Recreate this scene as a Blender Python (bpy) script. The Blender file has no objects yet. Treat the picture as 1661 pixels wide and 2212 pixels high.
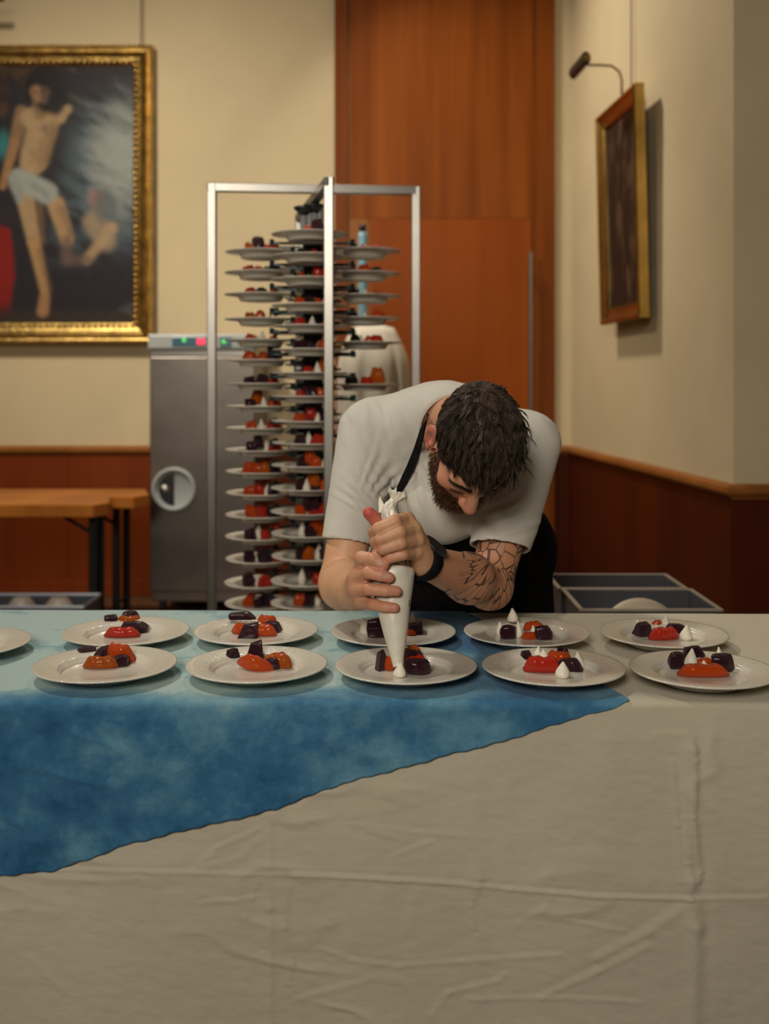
import bpy, bmesh, math, random
import numpy as np
from mathutils import Vector, Matrix
from mathutils.bvhtree import BVHTree

SC = bpy.context.scene
COL = SC.collection
PI = math.pi
F = 2300.0            # focal length in pixels of the 1661x2212 frame
CX, HY, CZ = 830.5, 830.0, 1.31   # principal column, horizon row, camera height

# ------------------------------------------------------------------ camera
cd = bpy.data.cameras.new('camera')
cam = bpy.data.objects.new('camera', cd); COL.objects.link(cam)
cam.location = (0, 0, CZ); cam.rotation_euler = (PI / 2, 0, 0)
cd.sensor_fit = 'VERTICAL'; cd.sensor_height = 36.0
cd.lens = 36.0 * F / 2212.0
cd.shift_y = -(1106.0 - HY) / 2212.0
cd.clip_start = 0.05
cd.dof.use_dof = True; cd.dof.focus_distance = 2.12; cd.dof.aperture_fstop = 2.6
SC.camera = cam

# ------------------------------------------------------------------ world, lights, exposure
w = bpy.data.worlds.new('world'); SC.world = w; w.use_nodes = True
w.node_tree.nodes['Background'].inputs[0].default_value = (1.0, 0.8, 0.58, 1)
w.node_tree.nodes['Background'].inputs[1].default_value = 0.02
SC.view_settings.view_transform = 'Standard'; SC.view_settings.look = 'None'
SC.view_settings.exposure = 0.0; SC.view_settings.gamma = 1.0

def area(name, loc, target, size, power, col, spread=180):
    l = bpy.data.lights.new(name, 'AREA'); l.energy = power; l.color = col
    l.shape = 'DISK'; l.size = size; l.spread = math.radians(spread)
    o = bpy.data.objects.new(name, l); COL.objects.link(o); o.location = loc
    o.rotation_euler = (Vector(target) - Vector(loc)).to_track_quat('-Z', 'Y').to_euler()
    return o
WARM = (1.0, 0.88, 0.70)
area('ceiling_lamp_key', (-1.45, 2.75, 3.5), (0.0, 2.25, 0.85), 0.30, 8, (1.0, 0.92, 0.78), 90)
area('ceiling_lamp_back', (-0.25, 5.75, 4.4), (0.95, 5.2, 1.6), 0.25, 30, WARM, 115)
area('ceiling_lamp_left', (-1.9, 3.8, 4.1), (-1.3, 6.3, 1.1), 0.35, 42, WARM, 105)
area('overhead_fill', (-0.3, 0.2, 4.5), (-0.3, 2.1, 0.5), 1.8, 4, (1.0, 0.91, 0.77))  # weak soft fill added overhead, no fixture belongs to it
area('front_fill', (-1.0, -2.3, 3.0), (0.0, 2.4, 1.75), 1.5, 37, (1.0, 0.91, 0.77), 90)  # unseen fill added behind the camera to brighten front faces and steel posts

# ------------------------------------------------------------------ helpers
def tag(o, label=None, cat=None, group=None, kind=None):
    if label: o['label'] = label
    if cat: o['category'] = cat
    if group: o['group'] = group
    if kind: o['kind'] = kind
    return o

def empty(name, loc=(0, 0, 0), label=None, cat=None, group=None, kind=None, rz=0.0):
    o = bpy.data.objects.new(name, None); COL.objects.link(o)
    o.location = loc; o.rotation_euler = (0, 0, rz); o.empty_display_size = 0.05
    return tag(o, label, cat, group, kind)

def link(name, me, m=None, parent=None, smooth=False, bevel=0.0, loc=None, solid=0.0):
    if m is not None: me.materials.append(m)
    if smooth:
        me.polygons.foreach_set('use_smooth', [True] * len(me.polygons))
    o = bpy.data.objects.new(name, me); COL.objects.link(o)
    if parent is not None: o.parent = parent
    if loc is not None: o.location = loc
    if solid:
        s = o.modifiers.new('solid', 'SOLIDIFY'); s.thickness = solid; s.offset = 0
    if bevel:
        b = o.modifiers.new('bevel', 'BEVEL'); b.width = bevel; b.segments = 2
        b.limit_method = 'ANGLE'; b.angle_limit = math.radians(40)
    return o

class MB:
    """collects shapes and links them as ONE mesh object"""
    def __init__(self): self.v = []; self.f = []
    def add(self, vs, fs):
        n = len(self.v); self.v += [tuple(p) for p in vs]
        self.f += [tuple(n + i for i in f) for f in fs]; return self
    def box(self, a, b, M=None):
        x0, y0, z0 = a; x1, y1, z1 = b
        vs = [Vector(p) for p in ((x0,y0,z0),(x1,y0,z0),(x1,y1,z0),(x0,y1,z0),(x0,y0,z1),(x1,y0,z1),(x1,y1,z1),(x0,y1,z1))]
        if M is not None: vs = [M @ p for p in vs]
        return self.add(vs, [(0,3,2,1),(4,5,6,7),(0,1,5,4),(1,2,6,5),(2,3,7,6),(3,0,4,7)])
    def prism(self, poly, z0, z1):
        n = len(poly)
        ar = sum(poly[i][0]*poly[(i+1)%n][1]-poly[(i+1)%n][0]*poly[i][1] for i in range(n))
        if ar < 0: poly = poly[::-1]
        vs = [(p[0], p[1], z0) for p in poly] + [(p[0], p[1], z1) for p in poly]
        fs = [tuple(range(n))[::-1], tuple(range(n, 2*n))]
        fs += [(i, (i+1) % n, n+(i+1) % n, n+i) for i in range(n)]
        return self.add(vs, fs)
    def tube(self, pts, r, n=10, caps=True, sq=(1, 1)):
        pts = [Vector(p) for p in pts]; m = len(pts)
        rs = r if isinstance(r, (list, tuple)) else [r]*m
        vs = []; up = None
        for i, p in enumerate(pts):
            d = (pts[min(i+1, m-1)] - pts[max(i-1, 0)]).normalized()
            if up is None:
                up = Vector((0, 0, 1)) if abs(d.z) < .9 else Vector((0, 1, 0))
            a = d.cross(up).normalized(); b = a.cross(d).normalized(); up = b
            for k in range(n):
                t = 2*PI*(k+.5)/n
                vs.append(p + a*math.cos(t)*rs[i]*sq[0] + b*math.sin(t)*rs[i]*sq[1])
        fs = []
        for i in range(m-1):
            for k in range(n):
                k2 = (k+1) % n
                fs.append((i*n+k, i*n+k2, (i+1)*n+k2, (i+1)*n+k))
        if caps: fs += [tuple(range(n))[::-1], tuple(range((m-1)*n, m*n))]
        return self.add(vs, fs)
    def lathe(self, prof, n=48, M=None, wob=None):
        vs = []; fs = []; rings = []
        for (r, z) in prof:
            if r < 1e-6:
                rings.append([len(vs)]); vs.append(Vector((0, 0, z)))
            else:
                rings.append(list(range(len(vs), len(vs)+n)))
                for k in range(n):
                    t = 2*PI*k/n; rr = r*(wob(t, z) if wob else 1)
                    vs.append(Vector((rr*math.cos(t), rr*math.sin(t), z)))
        for A, B in zip(rings, rings[1:]):
            for k in range(n):
                k2 = (k+1) % n
                if len(A) == 1 and len(B) > 1: fs.append((A[0], B[k2], B[k]))
                elif len(B) == 1 and len(A) > 1: fs.append((A[k], A[k2], B[0]))
                elif len(A) > 1: fs.append((A[k], A[k2], B[k2], B[k]))
        if M is not None: vs = [M @ p for p in vs]
        return self.add(vs, fs)
    def sphere(self, c, r, n=12, m=8, sc=(1, 1, 1)):
        prof = [(r*math.sin(PI*i/m), -r*math.cos(PI*i/m)) for i in range(m+1)]
        return self.lathe(prof, n, Matrix.Translation(Vector(c)) @ Matrix.Diagonal((*sc, 1)))
    def mesh(self, name):
        me = bpy.data.meshes.new(name); me.from_pydata(self.v, [], self.f); me.update()
        bm = bmesh.new(); bm.from_mesh(me); bmesh.ops.recalc_face_normals(bm, faces=bm.faces); bm.to_mesh(me); bm.free()
        return me
    def build(self, name, m, parent=None, smooth=False, bevel=0.0, loc=None, solid=0.0):
        return link(name, self.mesh(name), m, parent, smooth, bevel, loc, solid)

def np_mesh(name, V, Q):
    V = np.asarray(V, np.float32); Q = np.asarray(Q, np.int32); k = Q.shape[1]
    me = bpy.data.meshes.new(name)
    me.vertices.add(len(V)); me.vertices.foreach_set('co', V.ravel())
    me.loops.add(Q.size); me.loops.foreach_set('vertex_index', Q.ravel())
    me.polygons.add(len(Q)); me.polygons.foreach_set('loop_start', np.arange(0, Q.size, k, dtype=np.int32))
    me.update(calc_edges=True); me.validate()
    return me

def grid_mesh(name, P):
    """P: (nu, nv, 3) array of points"""
    nu, nv = P.shape[:2]
    i = np.arange(nu*nv).reshape(nu, nv)
    Q = np.stack([i[:-1, :-1], i[1:, :-1], i[1:, 1:], i[:-1, 1:]], -1).reshape(-1, 4)
    return np_mesh(name, P.reshape(-1, 3), Q)

def col_attr(me, name, C):
    a = me.color_attributes.new(name, 'FLOAT_COLOR', 'POINT')
    C = np.asarray(C, np.float32)
    if C.shape[1] == 3: C = np.c_[C, np.ones(len(C), np.float32)]
    a.data.foreach_set('color', C.ravel())

def W(px, py, Y): return Vector(((px-CX)*Y/F, Y, CZ-(py-HY)*Y/F))
def srgb(r, g, b):
    f = lambda c: (c/255/12.92) if c <= 10 else ((c/255+.055)/1.055)**2.4
    return (f(r), f(g), f(b))

# ------------------------------------------------------------------ materials
MATS = {}
def nodes(name):
    m = bpy.data.materials.new(name); m.use_nodes = True
    nt = m.node_tree; return m, nt, nt.nodes['Principled BSDF']
def coords(nt, scale=(1, 1, 1), kind='Object'):
    tc = nt.nodes.new('ShaderNodeTexCoord'); mp = nt.nodes.new('ShaderNodeMapping')
    mp.inputs['Scale'].default_value = scale
    nt.links.new(tc.outputs[kind], mp.inputs['Vector']); return mp.outputs['Vector']
def noise(nt, vec, scale, detail=4, rough=.55):
    n = nt.nodes.new('ShaderNodeTexNoise'); n.inputs['Scale'].default_value = scale
    n.inputs['Detail'].default_value = detail; n.inputs['Roughness'].default_value = rough
    nt.links.new(vec, n.inputs['Vector']); return n.outputs['Fac']
def ramp(nt, fac, stops):
    r = nt.nodes.new('ShaderNodeValToRGB'); nt.links.new(fac, r.inputs[0])
    e = r.color_ramp.elements
    while len(e) < len(stops): e.new(.5)
    for el, (p, c) in zip(e, stops): el.position = p; el.color = (*c, 1)
    return r.outputs[0]
def bump(nt, b, h, strength, dist=.01):
    n = nt.nodes.new('ShaderNodeBump'); n.inputs['Strength'].default_value = strength
    n.inputs['Distance'].default_value = dist
    nt.links.new(h, n.inputs['Height'])
    if b.inputs['Normal'].links:
        nt.links.new(b.inputs['Normal'].links[0].from_socket, n.inputs['Normal'])
    nt.links.new(n.outputs[0], b.inputs['Normal'])
def pbr(name, col, rough=.5, metal=0.0, var=None, bmp=None, spec=.5, coat=0.0, trans=0.0, emit=None):
    """var = (scale, (sx,sy,sz), darker factor, lighter factor); bmp = (scale, stretch, strength, distance)"""
    m, nt, b = nodes(name)
    b.inputs['Base Color'].default_value = (*col, 1); b.inputs['Roughness'].default_value = rough
    b.inputs['Metallic'].default_value = metal; b.inputs['Specular IOR Level'].default_value = spec
    b.inputs['Coat Weight'].default_value = coat; b.inputs['Coat Roughness'].default_value = .12
    b.inputs['Transmission Weight'].default_value = trans
    if emit:
        b.inputs['Emission Color'].default_value = (*emit[0], 1); b.inputs['Emission Strength'].default_value = emit[1]
    if var:
        f = noise(nt, coords(nt, var[1]), var[0], 5, .6)
        c = ramp(nt, f, [(.3, tuple(x*var[2] for x in col)), (.7, tuple(min(1, x*var[3]) for x in col))])
        nt.links.new(c, b.inputs['Base Color'])
    if bmp:
        bump(nt, b, noise(nt, coords(nt, bmp[1]), bmp[0], 4, .6), bmp[2], bmp[3])
    MATS[name] = m
    return m
O1 = (1, 1, 1)
M_wall = pbr('wall_plaster', (.555, .46, .295), .85, var=(1.3, O1, .93, 1.05), bmp=(260, O1, .25, .002))
M_wall2 = pbr('wall_plaster_pale', (.53, .44, .28), .85, var=(1.1, O1, .90, 1.06), bmp=(260, O1, .25, .002))
M_ceil = pbr('ceiling_paint', (.7, .62, .5), .9, var=(2, O1, .97, 1.02))
M_floor = pbr('floor_wood', (.10, .045, .02), .45, var=(3, (1, 8, 1), .7, 1.3))

def wood(name, dark, light, rough, sx=7.0, coat=.0):
    m, nt, b = nodes(name)
    v = coords(nt, (sx, sx, .28)); f = noise(nt, v, 1.0, 3, .5)
    v2 = coords(nt, (90, 90, 1.6)); g = noise(nt, v2, 1.0, 4, .6)
    mx = nt.nodes.new('ShaderNodeMath'); mx.operation = 'MULTIPLY_ADD'
    nt.links.new(g, mx.inputs[0]); mx.inputs[1].default_value = .35; nt.links.new(f, mx.inputs[2])
    c = ramp(nt, mx.outputs[0], [(.45, dark), (.92, light)])
    nt.links.new(c, b.inputs['Base Color']); b.inputs['Roughness'].default_value = rough
    b.inputs['Coat Weight'].default_value = coat; b.inputs['Coat Roughness'].default_value = .3; b.inputs['Specular IOR Level'].default_value = .12
    bump(nt, b, g, .08, .002)
    return m
M_door = wood('door_veneer', (.13, .030, .003), (.27, .072, .008), .42)
M_leaf = wood('door_leaf_veneer', (.20, .042, .003), (.29, .066, .005), .42, 3.0)
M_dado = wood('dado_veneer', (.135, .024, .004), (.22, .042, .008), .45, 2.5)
M_dado2 = wood('shaded_dado_veneer', (.042, .0075, .002), (.082, .015, .0035), .45, 2.5)  # same dado wood, the right wall's shade put into its colour
M_rail = wood('rail_oak', (.20, .07, .015), (.31, .12, .03), .38, 3.0)
M_table = wood('table_oak', (.24, .075, .012), (.40, .14, .025), .35, 3.0)
M_gold = pbr('gilt', (.50, .34, .11), .30, 1.0, var=(14, O1, .5, 1.3), bmp=(70, O1, .5, .006))
M_gold2 = pbr('gilt_smooth', (.60, .40, .13), .22, 1.0, var=(5, O1, .6, 1.2), bmp=(40, O1, .15, .004))
M_steel = pbr('brushed_steel', (.27, .258, .238), .34, 1.0, var=(3, (1, 1, 1), .9, 1.08), bmp=(60, (8, 8, .5), .05, .002))
M_fridge = pbr('fridge_steel', (.20, .178, .160), .36, 1.0, var=(2.2, (1, 1, 2), .75, 1.1), bmp=(80, (12, 12, .5), .05, .002))
M_greyp = pbr('grey_plastic', srgb(150, 155, 155), .45, var=(8, O1, .95, 1.03))
M_dark = pbr('black_plastic', (.012, .014, .016), .38, var=(30, O1, .8, 1.2))
M_teal = pbr('dark_teal_plastic', (.006, .030, .036), .35, var=(30, O1, .8, 1.2))
M_bluep = pbr('blue_plastic', (.01, .12, .38), .4, var=(30, O1, .8, 1.2))
M_black = pbr('black_cloth', (.008, .008, .009), .9, spec=.12, var=(60, O1, .7, 1.3), bmp=(300, O1, .2, .002))
M_brass = pbr('dark_brass', (.22, .14, .06), .4, 1.0, var=(20, O1, .8, 1.2))
M_wire = pbr('brown_wire', (.12, .08, .05), .6, var=(20, O1, .8, 1.2))
# ------------------------------------------------------------------ the room
YB = 6.6
def rwX(y): return 1.618 - 0.0702*y      # the slanting wall on the right
YC = 4.065; XC = rwX(YC); XB = rwX(YB)
HC = 4.7
def struct(o): o['kind'] = 'structure'; return o
struct(MB().box((-4.2, -3.2, -.1), (4.2, YB+.2, 0)).build('floor', M_floor))
struct(MB().box((-4.2, -3.2, HC), (4.2, YB+.2, HC+.1)).build('ceiling', M_ceil))
struct(MB().box((-4.2, YB, 0), (XB+.15, YB+.2, HC)).build('wall_back', M_wall))
struct(MB().box((-4.2, -3, 0), (-4.0, YB, HC)).build('wall_left', M_wall))
struct(MB().box((-4.2, -3.2, 0), (4.2, -3.0, HC)).build('wall_front', M_wall))
struct(MB().prism([(XB, YB), (XC, YC), (4.2, YC), (4.2, YC+.2), (XC+.2, YC+.2), (XB+.2, YB)], 0, HC).build('wall_right', M_wall2))
struct(MB().box((4.0, -3, 0), (4.2, YC, HC)).build('wall_side', M_wall))

# wood panelling below the rail, rail on top (three walls)
ZR = .93
def rail_prof(y0, sgn=-1):
    return [(0, ZR-.062), (.012, ZR-.058), (.016, ZR-.047), (.034, ZR-.043), (.042, ZR-.030), (.040, ZR-.012), (.030, ZR-.002), (.012, ZR), (0, ZR)]
def rail(name, pts):
    # sweeps the moulding along a wall line; offset to the left of travel
    vs, fs = [], []
    prof = rail_prof(0); n = len(prof)
    P = [Vector((*p, 0)) for p in pts]
    for i, p in enumerate(P):
        ds = []
        if i > 0: ds.append((P[i]-P[i-1]).normalized())
        if i < len(P)-1: ds.append((P[i+1]-P[i]).normalized())
        ns = [Vector((d.y, -d.x, 0)) for d in ds]
        nn = sum(ns, Vector()).normalized(); k = 1/max(.3, nn.dot(ns[0]))
        for (o, z) in prof: vs.append(p + nn*o*k + Vector((0, 0, z)))
    for i in range(len(P)-1):
        for k in range(n):
            fs.append((i*n+k, i*n+(k+1) % n, (i+1)*n+(k+1) % n, (i+1)*n+k))
    fs += [tuple(range(n)), tuple(range((len(P)-1)*n, len(P)*n))]
    return struct(MB().add(vs, fs).build(name, M_rail, bevel=.0))
rail('trim_1', [(-4.0, YB), (-.312, YB)])
rail('trim_2', [(1.052, YB), (XB, YB), (XC, YC), (4.0, YC)])
x = -1.953
d1 = MB(); xs = [-4.0, -3.35, -2.65, -1.953, -1.25, -.7, -.312]
for a, b in zip(xs, xs[1:]): d1.box((a+.001, YB-.015, .10), (b-.001, YB, ZR-.06))
struct(d1.build('trim_3', M_dado, bevel=.002))
t = .015
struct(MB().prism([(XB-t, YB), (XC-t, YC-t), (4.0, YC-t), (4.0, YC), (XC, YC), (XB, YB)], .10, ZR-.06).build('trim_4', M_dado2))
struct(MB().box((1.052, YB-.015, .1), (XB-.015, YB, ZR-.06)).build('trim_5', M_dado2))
struct(MB().box((-4.0, YB-.025, 0), (-.312, YB, .10)).build('baseboard_back', M_dado, bevel=.004))

# tall wood door with fixed panel above
dr = empty('door_1', (.37, YB, 0), kind='structure')
def D(b): return [Vector(p)-Vector((.37, YB, 0)) for p in b]
fr = MB()
fr.box(*D([(-.309, YB-.035, 0), (-.226, YB, HC-.3)])); fr.box(*D([(.932, YB-.035, 0), (1.05, YB, HC-.3)]))
fr.box(*D([(-.309, YB-.035, HC-.3), (1.05, YB, HC-.2)])); fr.box(*D([(-.226, YB-.022, 0), (-.222, YB, HC-.3)]))
fr.build('door_frame', M_door, dr, bevel=.004)
MB().box(*D([(-.218, YB-.014, 2.334), (.93, YB, HC-.3)])).build('transom_panel', M_door, dr, bevel=.002)
MB().box(*D([(-.218, YB-.012, 0), (-.100, YB, 2.357)])).build('side_panel', M_rail, dr, bevel=.002)
MB().box(*D([(-.096, YB-.017, .01), (.908, YB, 2.332)])).build('door_leaf', M_leaf, dr, bevel=.003)
MB().box(*D([(.911, YB-.013, 0), (.932, YB, 2.334)])).build('side_panel', M_door, dr, bevel=.002)
hp = MB()
hp.tube(D([(.893, YB-.10, 1.0), (.893, YB-.10, 2.115)]), .0135, 16)
for z in (1.12, 2.0): hp.tube(D([(.893, YB-.10, z), (.893, YB-.024, z)]), .009, 10)
hp.build('door_handle', M_steel, dr, smooth=False)

# ------------------------------------------------------------------ pictures
def frame_mesh(Wd, Ht, prof):
    """moulding swept round a rectangle; plane x (width), z (height), front -y. prof: (inset from outer edge, y)"""
    mb = MB(); n = len(prof); vs = []
    for (sx, sz) in ((-1, -1), (1, -1), (1, 1), (-1, 1)):
        for (o, y) in prof: vs.append((sx*(Wd/2-o), y, sz*(Ht/2-o)))
    fs = []
    for c in range(4):
        for k in range(n-1):
            fs.append((c*n+k, c*n+k+1, ((c+1) % 4)*n+k+1, ((c+1) % 4)*n+k))
    mb.add(vs, fs); return mb

def canvas(name, Wd, Ht, paint, res, parent, y):
    nx = int(Wd/res); nz = int(Ht/res)
    gx, gz = np.meshgrid(np.linspace(-Wd/2, Wd/2, nx), np.linspace(-Ht/2, Ht/2, nz), indexing='ij')
    P = np.stack([gx, np.full_like(gx, y), gz], -1)
    me = grid_mesh(name, P)
    col_attr(me, 'paint', paint(gx.ravel(), gz.ravel()))
    m, nt, b = nodes(name)
    a = nt.nodes.new('ShaderNodeVertexColor'); a.layer_name = 'paint'
    nt.links.new(a.outputs[0], b.inputs['Base Color']); b.inputs['Roughness'].default_value = .5
    b.inputs['Specular IOR Level'].default_value = .12
    bump(nt, b, noise(nt, coords(nt), 180, 3), .15, .002)
    return link(name, me, m, parent)

rng = np.random.default_rng(5)
def vnoise(x, y, s, seed, octv=4, sx=1, sy=1):
    out = 0; amp = 1; tot = 0
    for o in range(octv):
        r = np.random.default_rng(seed*31+o); T = r.random((67, 67))
        u = x*s*sx*2**o; v = y*s*sy*2**o
        i = np.floor(u).astype(int); j = np.floor(v).astype(int); a = u-i; b = v-j
        a = a*a*(3-2*a); b = b*b*(3-2*b)
        g = lambda p, q: T[p % 67, q % 67]
        out = out+amp*((g(i, j)*(1-a)+g(i+1, j)*a)*(1-b)+(g(i, j+1)*(1-a)+g(i+1, j+1)*a)*b)
        tot += amp; amp *= .55
    return out/tot
def sstep(a, b, x):
    t = np.clip((x-a)/(b-a), 0, 1); return t*t*(3-2*t)

# big picture: outer edge px 330, top 95, bottom 742 on the back wall; canvas painted in photo-pixel coordinates
YP = 6.52
pw = 1.52; x1 = (330-CX)*YP/F; zt = CZ-(95-HY)*YP/F; zb = CZ-(742-HY)*YP/F
pc = Vector((x1-pw/2, YP, (zt+zb)/2)); ph = zt-zb
big = empty('framed_painting', pc, 'large gilt-framed oil painting of a standing figure, hung left of the tall wooden door', 'painting')
big.rotation_euler = (-.010, 0, 0)
prof = [(0, .06), (0, .012), (.006, -.002), (.016, -.006), (.022, .006), (.036, .010), (.046, -.008), (.056, -.014), (.066, -.008), (.076, .004), (.098, .010), (.118, .022), (.126, .026), (.126, .05)]
frame_mesh(pw, ph, prof).build('picture_frame', M_gold, big, smooth=False)
for (bn, o, r, y) in (('inner_beading', .108, .0125, .004), ('outer_beading', .012, .0100, -.010)):
    bd = MB()
    L = [(-1, -1, 1, -1), (1, -1, 1, 1), (1, 1, -1, 1), (-1, 1, -1, -1)]
    for (a, b, c, d) in L:
        p = Vector((a*(pw/2-o), y, b*(ph/2-o))); q = Vector((c*(pw/2-o), y, d*(ph/2-o)))
        k = int((q-p).length/(r*2.9))
        for i in range(k): bd.sphere(p.lerp(q, (i+.5)/k), r, 8, 5, (1.0, .7, 1.0))
    bd.build(bn, M_gold2, big, smooth=True)
def paint_big(gx, gz):
    px = CX+(gx+pc.x)*F/YP; py = HY-(gz+pc.z-CZ)*F/YP
    n1 = vnoise(px, py, 1/60, 1); n2 = vnoise(px+py*.8, py-px*.6, 1/45, 2, 4, .5, 1.6); n3 = vnoise(px, py, 1/9, 3, 2)
    C = np.zeros((len(px), 3))
    dk = np.array([.022, .020, .026]); br = np.array([.075, .042, .022]); bl = np.array([.075, .105, .125]); lt = np.array([.30, .32, .30])
    lerp = lambda A, B, t: A*(1-t[:, None])+np.asarray(B)*t[:, None]
    C = lerp(np.tile(dk, (len(px), 1)), br, sstep(.45, .75, n1)*sstep(120, 20, px)*sstep(520, 300, py))
    C = lerp(C, bl, sstep(110, 190, px+.2*(py-300))*sstep(150, 300, py)*sstep(600, 470, py)*sstep(.2, .6, n2))
    d = np.hypot((px-255)/80, (py-340)/150); C = lerp(C, lt, sstep(1.15, .2, d+(.5-n2)*.9)*.9)
    C = lerp(C, [.16, .14, .10], sstep(.62, .8, n2)*sstep(260, 150, py)*sstep(110, 150, px)*.7)
    C = lerp(C, [.14, .15, .15], sstep(.55, .8, n2)*sstep(560, 640, py)*sstep(170, 220, px)*.5)
    C = lerp(C, [.03, .16, .17], sstep(24, 4, np.hypot(px-2, (py-310)*.5)))
    C = lerp(C, [.20, .015, .012], sstep(36, 22, px+.10*np.abs(py-590)+8*(n1-.5))*sstep(485, 500, py+.25*np.maximum(0, 20-px))*sstep(690, 640, py)*sstep(-75, -30, px+30*(n1-.5)))
    C = lerp(C, [.05, .035, .022], sstep(655, 690, py)*.6)
    def cap(a, b, r0, r1, col, soft=5, s=1.0):
        soft = soft*1.35
        nonlocal C
        ax, ay = a; bx, by = b; dx, dy = bx-ax, by-ay
        t = np.clip(((px-ax)*dx+(py-ay)*dy)/(dx*dx+dy*dy+1e-6), 0, 1)
        dd = np.hypot(px-ax-t*dx, py-ay-t*dy)-(r0+(r1-r0)*t)
        C = lerp(C, np.asarray(col)*(1+.12*(n3[:, None]-.5)), sstep(soft, -soft, dd)*s)
    sk = (.33, .225, .125); sd = (.21, .13, .07); ski = (.115, .075, .055)
    cap((203, 478), (228, 520), 26, 20, (.30, .22, .14), 8, .8); cap((205, 425), (208, 432), 17, 17, (.27, .13, .10), 7, .8)
    cap((222, 425), (226, 455), 20, 24, (.10, .12, .125), 10, .8)
    cap((240, 490), (185, 560), 13, 10, (.34, .24, .14), 6, .9); cap((150, 560), (185, 560), 10, 10, (.12, .08, .07), 8, .8)
    cap((118, 440), (142, 515), 19, 15, (.33, .21, .11), 4); cap((142, 520), (140, 560), 12, 12, (.12, .08, .07), 8, .8)
    cap((52, 430), (70, 520), 19, 14, sk, 4); cap((70, 520), (94, 630), 14, 9, (.33, .20, .095), 4); cap((94, 640), (90, 672), 11, 13, (.28, .15, .075), 4)
    cap((42, 238), (28, 300), 14, 11, sd, 4); cap((28, 305), (2, 400), 11, 8, (.28, .15, .07), 4)
    cap((60, 250), (122, 248), 20, 18, sk, 4); cap((122, 245), (142, 233), 13, 10, sk, 4)
    cap((84, 265), (66, 350), 37, 27, sk, 5); cap((98, 268), (84, 350), 22, 14, sk, 6, .7)
    cap((92, 272), (97, 285), 5, 4, (.13, .10, .085), 6, .8); cap((88, 300), (84, 352), 6, 6, sd, 9, .6); cap((50, 275), (44, 310), 5, 4, (.09, .07, .06), 5, .8)
    cap((78, 225), (84, 240), 12, 14, sd, 6)
    cap((112, 275), (96, 345), 9, 6, (.15, .095, .055), 10, .8); cap((70, 330), (86, 352), 8, 8, (.24, .155, .085), 9, .6); cap((82, 440), (88, 520), 7, 5, (.19, .115, .06), 8, .7); cap((82, 540), (104, 625), 5, 4, (.17, .10, .05), 7, .7); cap((132, 450), (150, 505), 7, 5, (.15, .095, .06), 8, .7); cap((52, 250), (60, 262), 9, 9, (.37, .26, .15), 9, .6)
    cap((38, 385), (98, 415), 24, 24, (.27, .29, .27), 5); cap((30, 400), (40, 430), 12, 8, (.24, .26, .25), 5); cap((70, 400), (100, 420), 5, 5, (.17, .19, .19), 6, .7)
    cap((92, 176), (104, 205), 40, 36, (.016, .014, .015), 7); cap((110, 215), (118, 232), 20, 12, (.018, .016, .017), 8); cap((62, 180), (58, 205), 12, 8, (.016, .014, .015), 5)
    cap((74, 194), (77, 208), 13, 10, (.27, .155, .085), 5); cap((92, 195), (90, 212), 10, 8, ski, 6)
    cap((67, 194), (72, 195), 3, 3, (.10, .06, .04), 3, .8); cap((86, 193), (92, 193), 3, 3, (.05, .035, .03), 3, .8); cap((78, 200), (79, 205), 3, 3, (.2, .11, .07), 3, .8)
    return C*(.93+.14*n3[:, None])*.92
canvas('canvas', pw-.25, ph-.25, paint_big, .006, big, .03)

tag(MB().tube([(-1.50, YP+.03, zt-.02), (-1.50, YB-.012, HC-.02)], .004, 8).build('picture_wire', M_wire), 'thin brown hanging wire rising from the large gilt-framed painting', 'wire')
pl = empty('picture_light', (-2.45, 6.30, zt+.10), 'brown picture light poking in above the large painting at the left edge', 'lamp')
MB().tube([(-.28, 0, .10), (.195, 0, .10)], .020, 14).build('lamp_shade', M_brass, pl, smooth=False)
MB().tube([(0, 0, .10), (0, .10, .10), (0, .19, .02), (0, .225, -.11)], .008, 8).build('lamp_arm', M_brass, pl)

# small picture on the slanting wall
u = Vector((XC-XB, YC-YB, 0)).normalized()      # along the wall, towards the camera
nrm = Vector((u.y, -u.x, 0))                    # into the room
if nrm.x > 0: nrm = -nrm
yc = 5.28
sm = empty('framed_painting', Vector((rwX(yc), yc, 2.165))+nrm*.098, 'small dark painting in a narrow gold frame, tilted out from the slanting right wall', 'painting')
sm.rotation_euler = Matrix((u, -nrm, Vector((0, 0, 1)))).transposed().to_euler()
sm.rotation_mode = 'QUATERNION'
sm.rotation_quaternion = (Matrix((u, -nrm, Vector((0, 0, 1)))).transposed() @ Matrix.Rotation(.024, 3, 'X')).to_quaternion()
prof2 = [(0, .045), (0, 0), (.012, -.008), (.022, -.004), (.030, .008), (.060, .016), (.072, .012), (.080, .022), (.080, .04)]
frame_mesh(.67, 1.09, prof2).build('picture_frame', M_gold2, sm)
def paint_small(gx, gz):
    n1 = vnoise(gx, gz, 7, 11, 4, 2.0, .9); n2 = vnoise(gx, gz, 14, 12, 3, 2.2, .8)
    C = np.tile([.024, .014, .010], (len(gx), 1)); t = sstep(.5, .8, n1)[:, None]
    C = C*(1-t)+np.array([.085, .050, .028])*t
    t = (sstep(.60, .8, n2)*sstep(.1, .45, gx+.15*n1)*sstep(.1, -.35, gz))[:, None]
    C = C*(1-t)+np.array([.24, .13, .07])*t
    t = (sstep(.55, .85, n2)*sstep(-.05, .4, gz)*.5)[:, None]
    return C*(1-t)+np.array([.12, .07, .05])*t
canvas('canvas', .52, .94, paint_small, .006, sm, .028)
tp = Vector((rwX(yc-.06), yc-.06, 2.70))+nrm*.09
wv_ = Vector((rwX(5.30), 5.30, 0))+nrm*.018
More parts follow.
